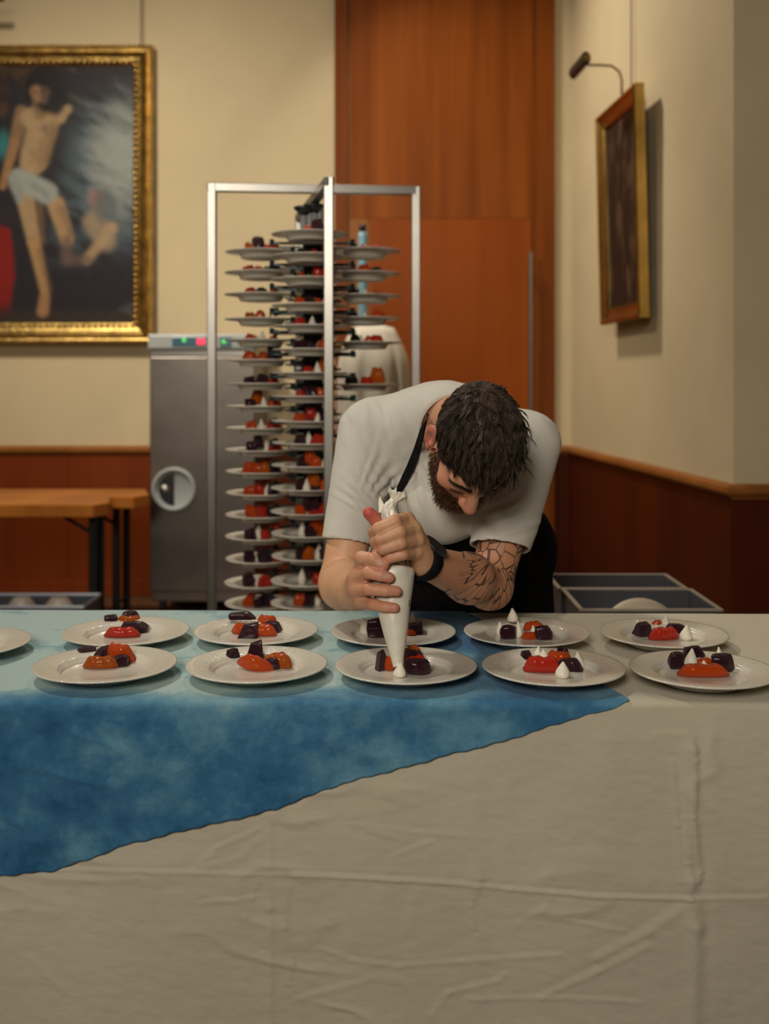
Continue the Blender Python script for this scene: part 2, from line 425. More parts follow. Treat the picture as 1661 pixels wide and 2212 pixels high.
MB_w = MB().tube([wv_+Vector((0, 0, 2.60)), wv_+Vector((0, 0, HC-.01))], .0035, 8)
tag(MB_w.build('picture_wire', M_wire), 'thin dark hanging wire rising from the small painting on the right wall', 'wire')
pl2 = empty('picture_light', tp, 'dark picture light on a curved arm above the small right-hand painting', 'lamp')
arm = [Vector((0, 0, -.03)), Vector((0, 0, .10)), nrm*.012+Vector((0, 0, .14)), nrm*.05+Vector((0, 0, .168)), nrm*.10+Vector((0, 0, .17)), nrm*.20+Vector((0, 0, .17))]
MB().tube(arm, .006, 10).build('lamp_arm', M_brass, pl2, smooth=True)
hd = nrm*.21+Vector((0, 0, .165))
MB().tube([hd-u*.12, hd+u*.12], [.030, .030], 18, sq=(.8, 1.1)).build('lamp_shade', M_dark, pl2, smooth=False)
tag(MB().tube([hd+u*.12, hd+u*.135], [.020, .018], 14).build('lamp_end_cap', M_gold2, pl2), 'brass end cap')

# ------------------------------------------------------------------ steel fridge against the back wall
YF = 5.9; fx0, fx1 = -1.307, -.712; fz = CZ-(722-HY)*YF/F
fg = empty('fridge', (0, 0, 0), 'stainless steel upright fridge with round handle, standing below the large painting', 'fridge')
MB().box((fx0+.012, YF+.03, .10), (fx1-.012, YF+.66, fz-.01)).build('cabinet', M_fridge, fg, bevel=.004)
MB().box((fx0+.006, YF, .16), (fx1-.006, YF+.03, fz-.125)).build('door', M_fridge, fg, bevel=.006)
MB().box((fx0+.006, YF-.004, fz-.124), (fx1-.006, YF+.03, fz-.088)).build('trim_strip', M_steel, fg, bevel=.004)
pn = MB().prism([(fx0, YF-.03), (fx1, YF-.03), (fx1, YF+.10), (fx0, YF+.10)], fz-.086, fz)
pn.build('control_panel', M_greyp, fg, bevel=.012)
def FX(px): return (px-CX)*(YF-.03)/F
def FZ(py): return CZ-(py-HY)*(YF-.03)/F
yf = YF-.031
M_scr = pbr('display_blue', (.03, .10, .15), .25, var=(10, O1, .9, 1.1))
MB().box((FX(372), yf-.004, FZ(748)), (FX(445), yf+.002, FZ(727))).build('display', M_scr, fg, bevel=.003)
MB().box((FX(475), yf-.004, FZ(749)), (FX(500), yf+.002, FZ(727))).build('display', M_scr, fg, bevel=.003)
M_red = pbr('red_led', (.4, .01, .02), .4, var=(50, O1, .9, 1.1), emit=((1, .03, .08), 1.6))
M_grn = pbr('green_led', (.05, .4, .08), .4, var=(50, O1, .9, 1.1), emit=((.12, .8, .15), .8))
tag(MB().box((FX(426), yf-.007, FZ(744)), (FX(443), yf-.003, FZ(732))).build('indicator_light', M_red, fg, bevel=.001), 'red lit digits')
tag(MB().lathe([(0, 0), (.012, 0), (.010, .004), (0, .005)], 16, Matrix.Translation((FX(398), yf-.004, FZ(735))) @ Matrix.Rotation(PI/2, 4, 'X')).build('indicator_light', M_grn, fg, smooth=True), 'left green light')
tag(MB().lathe([(0, 0), (.012, 0), (.010, .004), (0, .005)], 16, Matrix.Translation((FX(484), yf-.004, FZ(738))) @ Matrix.Rotation(PI/2, 4, 'X')).build('indicator_light', M_grn, fg, smooth=True), 'right green light')
hc = Vector((FX(373.5), YF, FZ(1058)))
RX = Matrix.Translation(hc) @ Matrix.Rotation(PI/2, 4, 'X')
hr = .122
MB().lathe([(0, .002), (hr*.78, .002), (hr*.82, .006), (hr*.82, .016), (hr*.9, .022), (hr, .016), (hr, 0)], 56, RX).build('handle_rosette', M_greyp, fg, smooth=True)
sl = MB()
pts = [(-math.sin(a)*hr*.74, math.cos(a)*hr*.74) for a in np.linspace(.02, PI-.02, 26)]
sl.add([hc+Vector((p[0]*.98+.004, -.0035, p[1])) for p in pts]+[hc+Vector((p[0]*.98+.004, -.006, p[1])) for p in pts],
       [tuple(range(26)), tuple(range(51, 25, -1))]+[(i, (i+1) % 26, 26+(i+1) % 26, 26+i) for i in range(26)])
sl.build('handle_recess', M_dark, fg)
MB().lathe([(0, .016), (.02, .014), (.034, .006), (.036, 0)], 28, Matrix.Translation(hc+Vector((-.052, -.004, -.002))) @ Matrix.Rotation(PI/2, 4, 'X') @ Matrix.Diagonal((1, .82, 1, 1))).build('lock_button', M_steel, fg, smooth=True)
for sx in (fx0+.06, fx1-.06):
    for sy in (YF+.10, YF+.58): MB().tube([(sx, sy, 0), (sx, sy, .11)], .022, 12).build('foot', M_dark, fg)

# ------------------------------------------------------------------ two wooden side tables, crate beneath
def side_table(label, x0, x1, y0, y1, zt, ch, legs, xbk=0.0):
    t = empty('side_table', ((x0+x1)/2, (y0+y1)/2, 0), label, 'table', 'wooden side tables under the large painting')
    c = Vector(((x0+x1)/2, (y0+y1)/2))
    poly = [(x0, y0), (x1-ch*.5, y0), (x1, y0+ch), (x1-xbk, y1), (x0, y1)]
    MB().prism([(p[0]-c.x, p[1]-c.y) for p in poly], zt-.062, zt).build('tabletop', M_table, t, bevel=.005)
    for (lx, ly) in legs:
        MB().tube([(lx-c.x, ly-c.y, 0), (lx-c.x, ly-c.y, zt-.06)], .020, 12).build('leg', M_dark, t)
    for k in (0, 1):
        p = [Vector((legs[2*k][0]-c.x, legs[2*k][1]-c.y, .16)), Vector((legs[2*k+1][0]-c.x, legs[2*k+1][1]-c.y, .16))]
        MB().tube(p, .010, 8).build('brace', M_dark, t)
    MB().tube([(legs[0][0]-c.x, legs[0][1]-c.y, zt-.16), (legs[0][0]-c.x-.16, legs[0][1]-c.y, zt-.065)], .009, 8).build('brace', M_dark, t)
side_table('nearer wooden side table with a chamfered corner, left of the fridge', -3.2, -1.335, 5.06, 5.42, .738, .10, [(-1.43, 5.22), (-1.43, 5.36), (-3.0, 5.14), (-3.0, 5.36)], .065)
side_table('farther wooden side table tucked behind the nearer one, against the panelled wall', -3.2, -1.228, 5.44, 5.84, .736, .11, [(-1.40, 5.56), (-1.40, 5.78), (-3.0, 5.54), (-3.0, 5.80)], .085)
M_crate = pbr('crate_grey', (.045, .05, .06), .5, var=(12, O1, .8, 1.2))
cx0, cx1, cy0, cy1 = -2.15, -1.385, 4.90, 5.19
cz = CZ-(1294-HY)*5.1/F
cr = empty('storage_crate', ((cx0+cx1)/2, (cy0+cy1)/2, 0), 'dark grey crate of crockery on the floor under the wooden side tables', 'crate')
o = cr.location
b = MB(); th = .012
for a in (((cx0, cy0, 0), (cx1, cy0+th, cz)), ((cx0, cy1-th, 0), (cx1, cy1, cz)), ((cx0, cy0+th, 0), (cx0+th, cy1-th, cz)), ((cx1-th, cy0+th, 0), (cx1, cy1-th, cz)), ((cx0+th, cy0+th, 0), (cx1-th, cy1-th, th))):
    b.box(Vector(a[0])-o, Vector(a[1])-o)
b.build('crate_body', M_crate, cr, bevel=.003)
M_rim = pbr('crate_rim_blue', (.16, .19, .24), .4, var=(12, O1, .9, 1.1))
MB().tube([Vector(p)-o for p in ((cx0, cy0, cz), (cx1, cy0, cz), (cx1, cy1, cz), (cx0, cy1, cz), (cx0, cy0, cz))], .011, 8).build('crate_rim', M_rim, cr)
M_bowl = pbr('bowl_stone', (.20, .17, .155), .5, var=(9, O1, .9, 1.1))
for k, bx in enumerate((-1.71, -1.535)):
    pr = [(0, 0), (.035, 0), (.078, .055), (.082, .09), (.076, .09), (.072, .058), (.03, .008), (0, .008)]
    ob = MB().lathe(pr[::-1], 40, Matrix.Rotation(PI, 4, 'X')).build('bowl', M_bowl, smooth=True, loc=(bx, 5.02, cz-.005+.03))
    tag(ob, ['upturned grey bowl in the floor crate, the left one', 'upturned grey bowl in the floor crate, the one nearest the fridge'][k], 'bowl', 'bowls in the floor crate')
    bs = MB().lathe([(0, .0), (.07, .0), (.08, cz-.075-.012), (0, cz-.075-.012)], 32).build('bowl_stack', M_bowl, ob, loc=(0, 0, -(cz+.025-.012)))

# ------------------------------------------------------------------ draped white trolley and blue bottle behind the rack
M_linen = pbr('white_linen', (.60, .56, .48), .85, var=(6, O1, .94, 1.04), bmp=(40, O1, .15, .004))
yd = 5.25
zt2 = CZ-(693-HY)*yd/F
xa, xb = (722-CX)*yd/F, (887-CX)*yd/F
cxm, hw = (xa+xb)/2, (xb-xa)/2
mb = []
NA, NV = 120, 60
th_ = np.linspace(0, 2*PI, NA, endpoint=False)
P = np.zeros((NA+1, NV, 3))
for j, v in enumerate(np.linspace(0, 1, NV)):
    zz = zt2*(1-v)+.02*v
    zd = zt2-zz
    if zd < .26: r = .52+.48*math.sin(min(1, zd/.26)*PI/2)
    else: r = 1.0
    if v == 0: r = .02
    fold = .05*min(1, max(0, (zd-.04)/.3))
    tt = np.r_[th_, th_[:1]]
    rr = r*(1+fold*np.sin(tt*9+1.0+zd*.6)+.4*fold*np.sin(tt*17+2))
    P[:, j, 0] = cxm+hw*.96*rr*np.sign(np.cos(tt))*np.abs(np.cos(tt))**.75
    P[:, j, 1] = yd+.22+.22*rr*np.sign(np.sin(tt))*np.abs(np.sin(tt))**.75
    P[:, j, 2] = zz if v > 0 else zt2
me = grid_mesh('draped_cloth', P)
dc = link('draped_cloth', me, M_linen, smooth=True, solid=.004)
tag(dc, 'white cloth draped to the floor over a tall stack behind the plate rack', 'cloth')
M_bot = pbr('pale_blue_plastic', srgb(130, 175, 195), .35, var=(12, O1, .95, 1.04))
bt = empty('bottle', ((783.5-CX)*(yd+.2)/F, yd+.2, zt2), 'tall pale blue bottle with black cap behind the right stack of the rack', 'bottle')
bh = (830-500)*(yd+.2)/F+CZ-zt2
MB().lathe([(0, 0), (.018, 0), (.023, .02), (.0235, bh-.03), (.021, bh-.006), (.014, bh), (0, bh)], 28).build('bottle_body', M_bot, bt, smooth=True)
MB().lathe([(0, bh-.002), (.017, bh-.002), (.0175, bh+.03), (.015, bh+.036), (0, bh+.036)], 24).build('cap', M_dark, bt, smooth=True)
# ------------------------------------------------------------------ plate and food kinds
M_porc = None
def porcelain():
    m, nt, b = nodes('porcelain')
    b.inputs['Base Color'].default_value = (.68, .65, .57, 1); b.inputs['Roughness'].default_value = .22
    b.inputs['Coat Weight'].default_value = .3; b.inputs['Coat Roughness'].default_value = .05
    # embossed rim: fine relief outside the well
    v = coords(nt); s = nt.nodes.new('ShaderNodeVectorMath'); s.operation = 'MULTIPLY'
    s.inputs[1].default_value = (1, 1, 0); nt.links.new(v, s.inputs[0])
    l = nt.nodes.new('ShaderNodeVectorMath'); l.operation = 'LENGTH'; nt.links.new(s.outputs[0], l.inputs[0])
    g = nt.nodes.new('ShaderNodeMath'); g.operation = 'GREATER_THAN'; g.inputs[1].default_value = .089
    nt.links.new(l.outputs['Value'], g.inputs[0])
    vo = nt.nodes.new('ShaderNodeTexVoronoi'); vo.inputs['Scale'].default_value = 230; nt.links.new(v, vo.inputs['Vector'])
    mu = nt.nodes.new('ShaderNodeMath'); mu.operation = 'MULTIPLY'
    nt.links.new(vo.outputs['Distance'], mu.inputs[0]); nt.links.new(g.outputs[0], mu.inputs[1])
    bump(nt, b, mu.outputs[0], .35, .0025)
    return m
M_porc = porcelain()
PR = .1345; WELL = .0075
plate_prof = [(0, .0042), (.070, .0042), (.072, 0), (.0765, 0), (.0800, .0090), (.0850, .0150), (.0920, .0168), (.120, .0198), (.1335, .0216), (PR, .0232), (.1338, .0246),
              (.1300, .0246), (.112, .0226), (.094, .0206), (.0885, .0190), (.0845, .0135), (.081, .0092), (.076, WELL), (0, WELL)]
_pm = MB().lathe(plate_prof, 72).mesh('plate'); _pm.materials.append(M_porc)
_pm.polygons.foreach_set('use_smooth', [True]*len(_pm.polygons))
def plate(loc, label, group, rz=0):
    o = bpy.data.objects.new('dinner_plate', _pm); COL.objects.link(o); o.location = loc; o.rotation_euler = (0, 0, rz)
    return tag(o, label, 'plate', group)

def food_mat(name, c1, c2, rough, bs=90, bst=.5, coat=.6, spec=.5, sss=.0, vs=35, char=None):
    m, nt, b = nodes(name)
    v = coords(nt); f = noise(nt, v, vs, 5, .62)
    nt.links.new(ramp(nt, f, [(.32, c1), (.68, c2)]), b.inputs['Base Color'])
    b.inputs['Roughness'].default_value = rough; b.inputs['Coat Weight'].default_value = coat
    b.inputs['Coat Roughness'].default_value = .12; b.inputs['Specular IOR Level'].default_value = spec
    if char:
        sp = noise(nt, coords(nt, (1, 1, 1)), 16, 4, .7); mk_ = ramp(nt, sp, [(.60, (0, 0, 0)), (.72, (1, 1, 1))])
        mx = nt.nodes.new('ShaderNodeMix'); mx.data_type = 'RGBA'; nt.links.new(mk_, mx.inputs['Factor'])
        nt.links.new(b.inputs['Base Color'].links[0].from_socket, mx.inputs['A']); mx.inputs['B'].default_value = (*char, 1)
        nt.links.new(mx.outputs['Result'], b.inputs['Base Color'])
    if sss:
        b.inputs['Subsurface Weight'].default_value = sss; b.inputs['Subsurface Radius'].default_value = (.01, .004, .002); b.inputs['Subsurface Scale'].default_value = .5
    bump(nt, b, noise(nt, v, bs, 3), bst, .004)
    return m
M_beet = food_mat('roast_beet', (.013, .0025, .007), (.050, .005, .019), .40, 120, .6, .20, .35)
M_org = food_mat('orange_squash', (.50, .034, .001), (.68, .095, .002), .40, 130, .6, .30, .25, char=(.22, .018, .003))
M_yel = food_mat('yellow_squash', (.58, .085, .001), (.78, .175, .003), .40, 100, .9, .25, .25, char=(.42, .04, .002))
M_redq = food_mat('red_squash', (.38, .006, .001), (.55, .022, .0012), .30, 130, .5, .30, .3)
M_cream = food_mat('whipped_cream', (.76, .72, .60), (.82, .78, .66), .5, 60, .15, .1, sss=.1)
M_leaf_g = food_mat('green_leaf', (.03, .10, .02), (.09, .22, .05), .5, 60, .4, .2)
FM = {'b': M_beet, 'o': M_org, 'y': M_yel, 'r': M_redq, 'c': M_cream, 'g': M_leaf_g}
FN = {'b': ('beet_chunk', 'beet'), 'o': ('squash_wedge', 'squash'), 'y': ('squash_wedge', 'squash'), 'r': ('squash_wedge', 'squash'), 'c': ('cream_dollop', 'cream'), 'g': ('herb_leaf', 'herb')}

def beet_mesh(seed):
    """a roasted beet chunk: uneven block with one or two corners cut off and soft edges; unit box, base at z=0"""
    r = random.Random(seed*7+3); bm = bmesh.new()
    bmesh.ops.create_cube(bm, size=1)
    sk = r.uniform(-.18, .18)
    for v in bm.verts:
        k = .80 if v.co.z > 0 else 1.0
        v.co = Vector((v.co.x*k+r.uniform(-.13, .13)+(sk if v.co.z > 0 else 0), v.co.y*k+r.uniform(-.12, .12), v.co.z+(r.uniform(-.30, .02) if v.co.z > 0 else 0)))
    def cut(d, n):
        n = Vector(n).normalized()
        bmesh.ops.bisect_plane(bm, geom=bm.verts[:]+bm.edges[:]+bm.faces[:], plane_co=n*d, plane_no=n, clear_outer=True)
        bmesh.ops.holes_fill(bm, edges=[e for e in bm.edges if e.is_boundary])
    for k in range(2+seed % 2):
        a = r.uniform(0, 2*PI); cut(r.uniform(.34, .48), (math.cos(a), math.sin(a), r.uniform(.1, .9)))
    bmesh.ops.bevel(bm, geom=list(bm.edges), offset=.11+.05*(seed % 3 == 2), segments=3, affect='EDGES', profile=.5, clamp_overlap=True)
    bmesh.ops.triangulate(bm, faces=bm.faces)
    bmesh.ops.subdivide_edges(bm, edges=[e for e in bm.edges if e.calc_length() > .22], cuts=2, use_grid_fill=True)
    bmesh.ops.triangulate(bm, faces=bm.faces)
    ph = [r.uniform(0, 6) for _ in range(3)]
    rd = .42 if seed % 3 == 2 else .16
    if seed % 3 == 2:
        bmesh.ops.subdivide_edges(bm, edges=[e for e in bm.edges if e.calc_length() > .12], cuts=1); bmesh.ops.triangulate(bm, faces=bm.faces)
    for v in bm.verts: v.co = v.co*(1-rd)+v.co.normalized()*.52*rd
    for v in bm.verts:
        c = v.co; v.co = c*(1+.03*math.sin(7*c.x+ph[0]+4*c.z)+.025*math.sin(9*c.y+ph[1]+5*c.z)+.02*math.sin(13*c.z+ph[2]))
    me = bpy.data.meshes.new('beet_chunk'); bm.to_mesh(me); bm.free()
    me.polygons.foreach_set('use_smooth', [True]*len(me.polygons)); norm_unit(me); return me
def norm_unit(me):
    n = len(me.vertices); co = np.empty(n*3, np.float32); me.vertices.foreach_get('co', co); co = co.reshape(-1, 3)
    lo, hi = co.min(0), co.max(0)
    co = (co-lo)/(hi-lo); co[:, :2] -= .5
    me.vertices.foreach_set('co', co.ravel()); me.update()
def wedge_mesh(seed, bow=.35, thick=.62, point=2.2):
    """a slice of squash: crescent with a rounded skin side (-y), flat cut faces, tapering ends"""
    r = random.Random(seed); n = 22; vs = []; sec = []
    for k in range(15):
        a = PI*k/14; sec.append((-.5*math.sin(a)**.8*1.0, .5-.5*math.cos(a)))       # rounded skin from bottom to top
    sec += [(.10, .92), (.34, .60), (.42, .36), (.30, .08)]
    m = len(sec); fs = []
    ph = [r.uniform(0, 6) for _ in range(4)]
    for i in range(n+1):
        t = -1+2*i/n; s = max(.06, (1-abs(t)**point))**.55
        cx = t*.5; cy = bow*(t*t)*.6
        for (y, z) in sec:
            j = 1+.05*math.sin(5*t+ph[0]+3*z)+.04*math.sin(11*t+ph[1]+7*y)
            vs.append((cx*(1+.03*math.sin(9*z+ph[2])), cy+y*thick*s*j, z*s*j+.10*(1-s)))
    for i in range(n):
        for k in range(m): fs.append((i*m+k, i*m+(k+1) % m, (i+1)*m+(k+1) % m, (i+1)*m+k))
    fs += [tuple(range(m)), tuple(range(n*m, (n+1)*m))]
    me = MB().add(vs, fs).mesh('squash_wedge'); me.polygons.foreach_set('use_smooth', [True]*len(me.polygons)); norm_unit(me); return me
def cream_mesh(seed):
    r = random.Random(seed); ax, ay = r.uniform(-.10, .10), r.uniform(-.06, .06); ph = r.uniform(0, 6)
    pr = [(0, 0), (.32, 0), (.45, .05), (.5, .15), (.5, .27), (.455, .41), (.375, .55), (.275, .69), (.185, .81), (.125, .90), (.08, .965), (.045, .992), (0, 1)]
    mb = MB().lathe(pr, 28, wob=lambda t, z: 1+.045*math.sin(2*t+ph+5*z)+.03*math.sin(3*t-4*z))
    mb.v = [(x+ax*z**2*1.6, y+ay*z**2*1.6, z) for (x, y, z) in mb.v]
    me = mb.mesh('cream_dollop'); me.polygons.foreach_set('use_smooth', [True]*len(me.polygons)); norm_unit(me); return me
def leaf_mesh(seed):
    r = random.Random(seed); P = np.zeros((13, 7, 3))
    for i in range(13):
        t = i/12; wd = math.sin(PI*t**.8)**.8*.5+.01
        for j in range(7):
            s = -1+2*j/6
            P[i, j] = (t-.5, s*wd*.9, .35+.5*math.sin(t*2.6)-.25*(1-s*s)+.12*math.sin(9*t+3*s))
    me = grid_mesh('herb_leaf', P); me.polygons.foreach_set('use_smooth', [True]*len(me.polygons)); norm_unit(me); return me
BEETS = [beet_mesh(s) for s in range(9)]
WEDGES = [wedge_mesh(1, .3), wedge_mesh(2, .6, .55), wedge_mesh(3, .15, .7, 3.5), wedge_mesh(4, .45, .6, 3), wedge_mesh(5, -.2, .7, 4)]
CREAMS = [cream_mesh(s) for s in range(6)]
LEAFS = [leaf_mesh(s) for s in range(3)]
KIND = {'b': BEETS, 'o': WEDGES, 'y': WEDGES, 'r': WEDGES, 'c': CREAMS, 'g': LEAFS}
_fm = {}
def food(kind, var, loc, size, rot, label, group=None):
    src = KIND[kind][var % len(KIND[kind])]; key = (kind, src.name)
    if key not in _fm:
        c = src.copy(); c.name = FN[kind][0]; c.materials.clear(); c.materials.append(FM[kind]); _fm[key] = c
    o = bpy.data.objects.new(FN[kind][0], _fm[key]); COL.objects.link(o)
    o.location = loc; o.scale = size; o.rotation_euler = rot
    return tag(o, label, FN[kind][1], group)

# ------------------------------------------------------------------ serving table, white cloth, blue cloth
ZT = .75
def yback(x): return 2.610-.014*x
def yfront(x): return 1.8735-.006*x
TX0, TX1 = -1.55, 1.60
tb = empty('serving_table', (0, 2.24, 0), 'long serving table hidden under the white and blue cloths', 'table')
MB().prism([(TX0+.01, yfront(TX0)+.010-2.24), (TX1-.01, yfront(TX1)+.010-2.24), (TX1-.01, yback(TX1)-.01-2.24), (TX0+.01, yback(TX0)-.01-2.24)], ZT-.03, ZT-.003).build('tabletop', M_table, tb)
for lx in (TX0+.15, TX1-.15):
    for ly in (-.24, .26): MB().tube([(lx, ly, 0), (lx, ly, ZT-.03)], .018, 12).build('leg', M_dark, tb)

YFR = 1.868
def fX(px): return (px-CX)*YFR/F
def fS(py): return (py-HY)*YFR/F      # depth below the camera
CREASES = [  # (list of photo points on the hanging front, height m, width m, sharp side)
    ([(583, 1760), (584, 1960), (581, 2230)], .0035, .010), ([(600, 1750), (606, 1960), (596, 2100)], .0015, .016),
    ([(1032, 1640), (1030, 1900), (1034, 2230)], .0020, .020), ([(1490, 1620), (1492, 1900), (1502, 2000), (1496, 2230)], .0060, .018),
    ([(1452, 1640), (1462, 1780), (1470, 1900)], .0045, .006), ([(1496, 1590), (1502, 1640), (1495, 1760), (1512, 1880), (1508, 1900)], .0045, .006),
    ([(1478, 1760), (1482, 1860), (1490, 1935)], .0035, .006), ([(1420, 1584), (1480, 1584), (1500, 1620)], .0025, .008),
    ([(120, 1884), (420, 1886), (640, 1888)], .0025, .006), ([(640, 1888), (860, 1902), (1100, 1922), (1290, 1934), (1490, 1938)], .0040, .006), ([(1490, 1938), (1661, 1934)], .003, .006),
    ([(626, 1910), (616, 2000), (632, 2080), (622, 2130)], .003, .006), ([(560, 1900), (530, 1980), (545, 2050)], .0022, .007), ([(415, 1880), (470, 1830), (560, 1790)], .0022, .006),
    ([(420, 1882), (520, 1850), (575, 1800)], .0015, .008), ([(690, 2050), (760, 2078), (860, 2092), (1000, 2082), (1210, 2064)], .0020, .007),
    ([(930, 2200), (970, 2150), (1075, 2125), (1090, 2110)], .0025, .007), ([(1010, 2165), (1200, 2160), (1380, 2165)], .002, .007), ([(1170, 2160), (1290, 2100), (1400, 2040)], .003, .009),
    ([(1290, 2070), (1400, 2010), (1470, 1960)], .003, .012), ([(850, 1850), (930, 1820)], .002, .006), ([(760, 1780), (900, 1800), (1010, 1808)], .0012, .006), ([(1040, 1900), (1020, 1960), (1025, 2010)], .0025, .006),
    ([(650, 2160), (800, 2120)], .002, .008), ([(1230, 1990), (1350, 2010)], .0016, .006), ([(640, 1745), (700, 1708)], .0015, .006), ([(60, 2080), (130, 2150)], .002, .01), ([(440, 1950), (500, 1945), (560, 1935)], .0018, .006),
    ([(1120, 2000), (1180, 1960), (1200, 1915)], .0016, .008), ([(880, 2010), (900, 1930)], .0015, .012), ([(300, 1900), (330, 1950)], .0012, .008)]
def cloth_disp(X, S):
    """relief of the hanging front at X and depth S below camera height"""
    px = CX+X*F/YFR; py = HY+S*F/YFR
    d = .0055*(vnoise(px, py, 1/260, 41, 3, 1.0, .7)-.5)+.0030*(vnoise(px, py, 1/80, 42, 4)-.5)+.0016*(vnoise(px+py*.5, py-px*.3, 1/30, 43, 3, 1, 1.8)-.5)
    rg = 1-np.abs(2*vnoise(px+py*.35, py-px*.2, 1/150, 45, 2, .6, 1.5)-1)
    d = d+.0030*np.clip(rg-.80, 0, 1)/.20*sstep(.45, .65, vnoise(px, py, 1/210, 46, 2))
    k = YFR/F
    d = d+np.interp(px, [-400, 130, 583, 1032, 1490, 1900], [.002, -.005, .005, -.004, .007, -.003])+np.interp(py, [1500, 1900, 2212], [0, .004, -.003])
    for pts, h, wd in CREASES:
        h = h*.62; wd = wd*.72
        for (a, b), (c, e) in zip(pts, pts[1:]):
            dx, dy = c-a, e-b; L = math.hypot(dx, dy)
            t = ((px-a)*dx+(py-b)*dy)/(L*L); tc = np.clip(t, 0, 1)
            q = np.hypot(px-a-tc*dx, py-b-tc*dy)*k
            sg = np.sign((px-a)*dy-(py-b)*dx)
            d = d+h*np.exp(-(q/wd)**2)-.4*h*np.exp(-((q-wd*1.6)/wd)**2)*(sg > 0)
    return d
ER = .012
def cloth_point(X, s, lift, wav=0.0):
    """s: arc length from the back edge over the top and down the front (arrays)"""
    yb, yf = yback(X), yfront(X)
    L1 = yb-yf-ER; La = ER*PI/2
    y = np.where(s < L1, yb-s, 0); z = np.full_like(s, ZT)
    ny = np.zeros_like(s); nz = np.ones_like(s)
    a = np.clip((s-L1)/ER, 0, PI/2); arc = s >= L1
    y = np.where(arc, yf+ER-ER*np.sin(a), y); z = np.where(arc, ZT-ER+ER*np.cos(a), z)
    ny = np.where(arc, -np.sin(a), ny); nz = np.where(arc, np.cos(a), nz)
    dn = s > L1+La
    z = np.where(dn, ZT-ER-(s-L1-La), z)
    dep = np.maximum(0, s-L1-La)
    fade = np.clip(dep/.05, 0, 1)
    d = lift+cloth_disp(X, CZ-z)*fade+wav
    d = d+(1-fade)*.0016*(vnoise(X*60, y*60, 1/9., 47, 3)-.5)*(nz > .3)
    return np.stack([X, y+ny*d, z+nz*d], -1)
nu, nv1, nv2 = 560, 90, 250
xs = np.linspace(TX0, TX1, nu)
top_len = (2.61-1.8735-ER)
sv = np.r_[np.linspace(0, top_len, nv1), top_len+np.linspace(0, ER*PI/2, 7)[1:], top_len+ER*PI/2+np.linspace(0, ZT-ER-.035, nv2)[1:]]
Xg, Sg = np.meshgrid(xs, sv, indexing='ij')
wc_me = grid_mesh('tablecloth', cloth_point(Xg, Sg, .0))
def linen(name, c1, c2, rough=.9):
    m, nt, b = nodes(name)
    v = coords(nt); f = noise(nt, v, 3.0, 5, .6)
    nt.links.new(ramp(nt, f, [(.35, c1), (.65, c2)]), b.inputs['Base Color']); b.inputs['Roughness'].default_value = rough
    b.inputs['Specular IOR Level'].default_value = .2
    b.inputs['Sheen Weight'].default_value = .15
    bump(nt, b, noise(nt, coords(nt, (900, 900, 900)), 1.0, 2), .25, .0012)
    bump(nt, b, noise(nt, coords(nt, (22, 22, 44)), 1.0, 6, .68), .26, .006)
    return m
M_tc = linen('cream_linen', (.53, .49, .385), (.58, .535, .425))
wc = link('tablecloth', wc_me, M_tc, smooth=True)
tag(wc, 'creased off-white tablecloth hanging to the floor over the serving table', 'tablecloth')

# blue cloth: laid askew, right edge runs diagonally, the point just hangs over the front edge
_bx = np.array([-1550, -900, -500, -200, 0, 50, 110, 190, 270, 380, 490, 600, 700, 850, 940, 1030, 1100, 1170, 1250, 1310, 1340, 1362])
_by = np.array([1960, 1955, 1945, 1922, 1900, 1893, 1888, 1863, 1832, 1798, 1774, 1742, 1706, 1661, 1638, 1614, 1594, 1571, 1546, 1529, 1520, 1509])
def blue_end(px): return np.interp(px, _bx, _by)
XT = (1362-CX)*1.872/F
nub = 520
xb_ = np.r_[np.linspace(TX0, -.9, 40)[:-1], np.linspace(-.9, XT-.001, nub)]
Xb = np.repeat(xb_[:, None], 260, 1)
x_back = (1004-CX)*2.608/F                    # where the right edge meets the table's back
wob = .006*np.sin(xb_*37)+.004*np.sin(xb_*71+1)
s0 = np.clip((xb_-x_back)/(XT-x_back), 0, 1)**1.08*(top_len-.004)+np.where(xb_ > x_back, wob, 0)
s0 = np.maximum(s0, 0)
pyb = blue_end(CX+xb_*F/YFR)
wv = .0012*np.sin(xb_*31+1)+.0010*np.sin(xb_*77+2)+.0008*np.sin(xb_*190)
s1 = top_len+ER*PI/2*np.clip((pyb-1508)/26., .02, 1)+np.maximum(.0, fS(pyb)-(CZ-ZT)-ER)+wv*np.clip((pyb-1512)/30., 0, 1)
tt = np.r_[np.linspace(0, 1, 260)][None, :]
Sb = s0[:, None]+(s1-s0)[:, None]*tt
edge = np.clip((s1[:, None]-Sb)/.05, 0, 1)
wave = (1-edge)**2*(.0035+.0015*np.sin(Xb*17)+.0008*np.sin(Xb*47))*np.clip((Sb-top_len)/.05, 0, 1)
dimp = .0035*(vnoise((Xb+2)*40, Sb*40, 1/6., 51, 4, 1.0, 1.6)-.5)*np.clip((Sb-top_len)/.05, 0, 1)
Pb = cloth_point(Xb, Sb, .0036, wave+dimp)
bl_me = grid_mesh('blue_cloth', Pb)
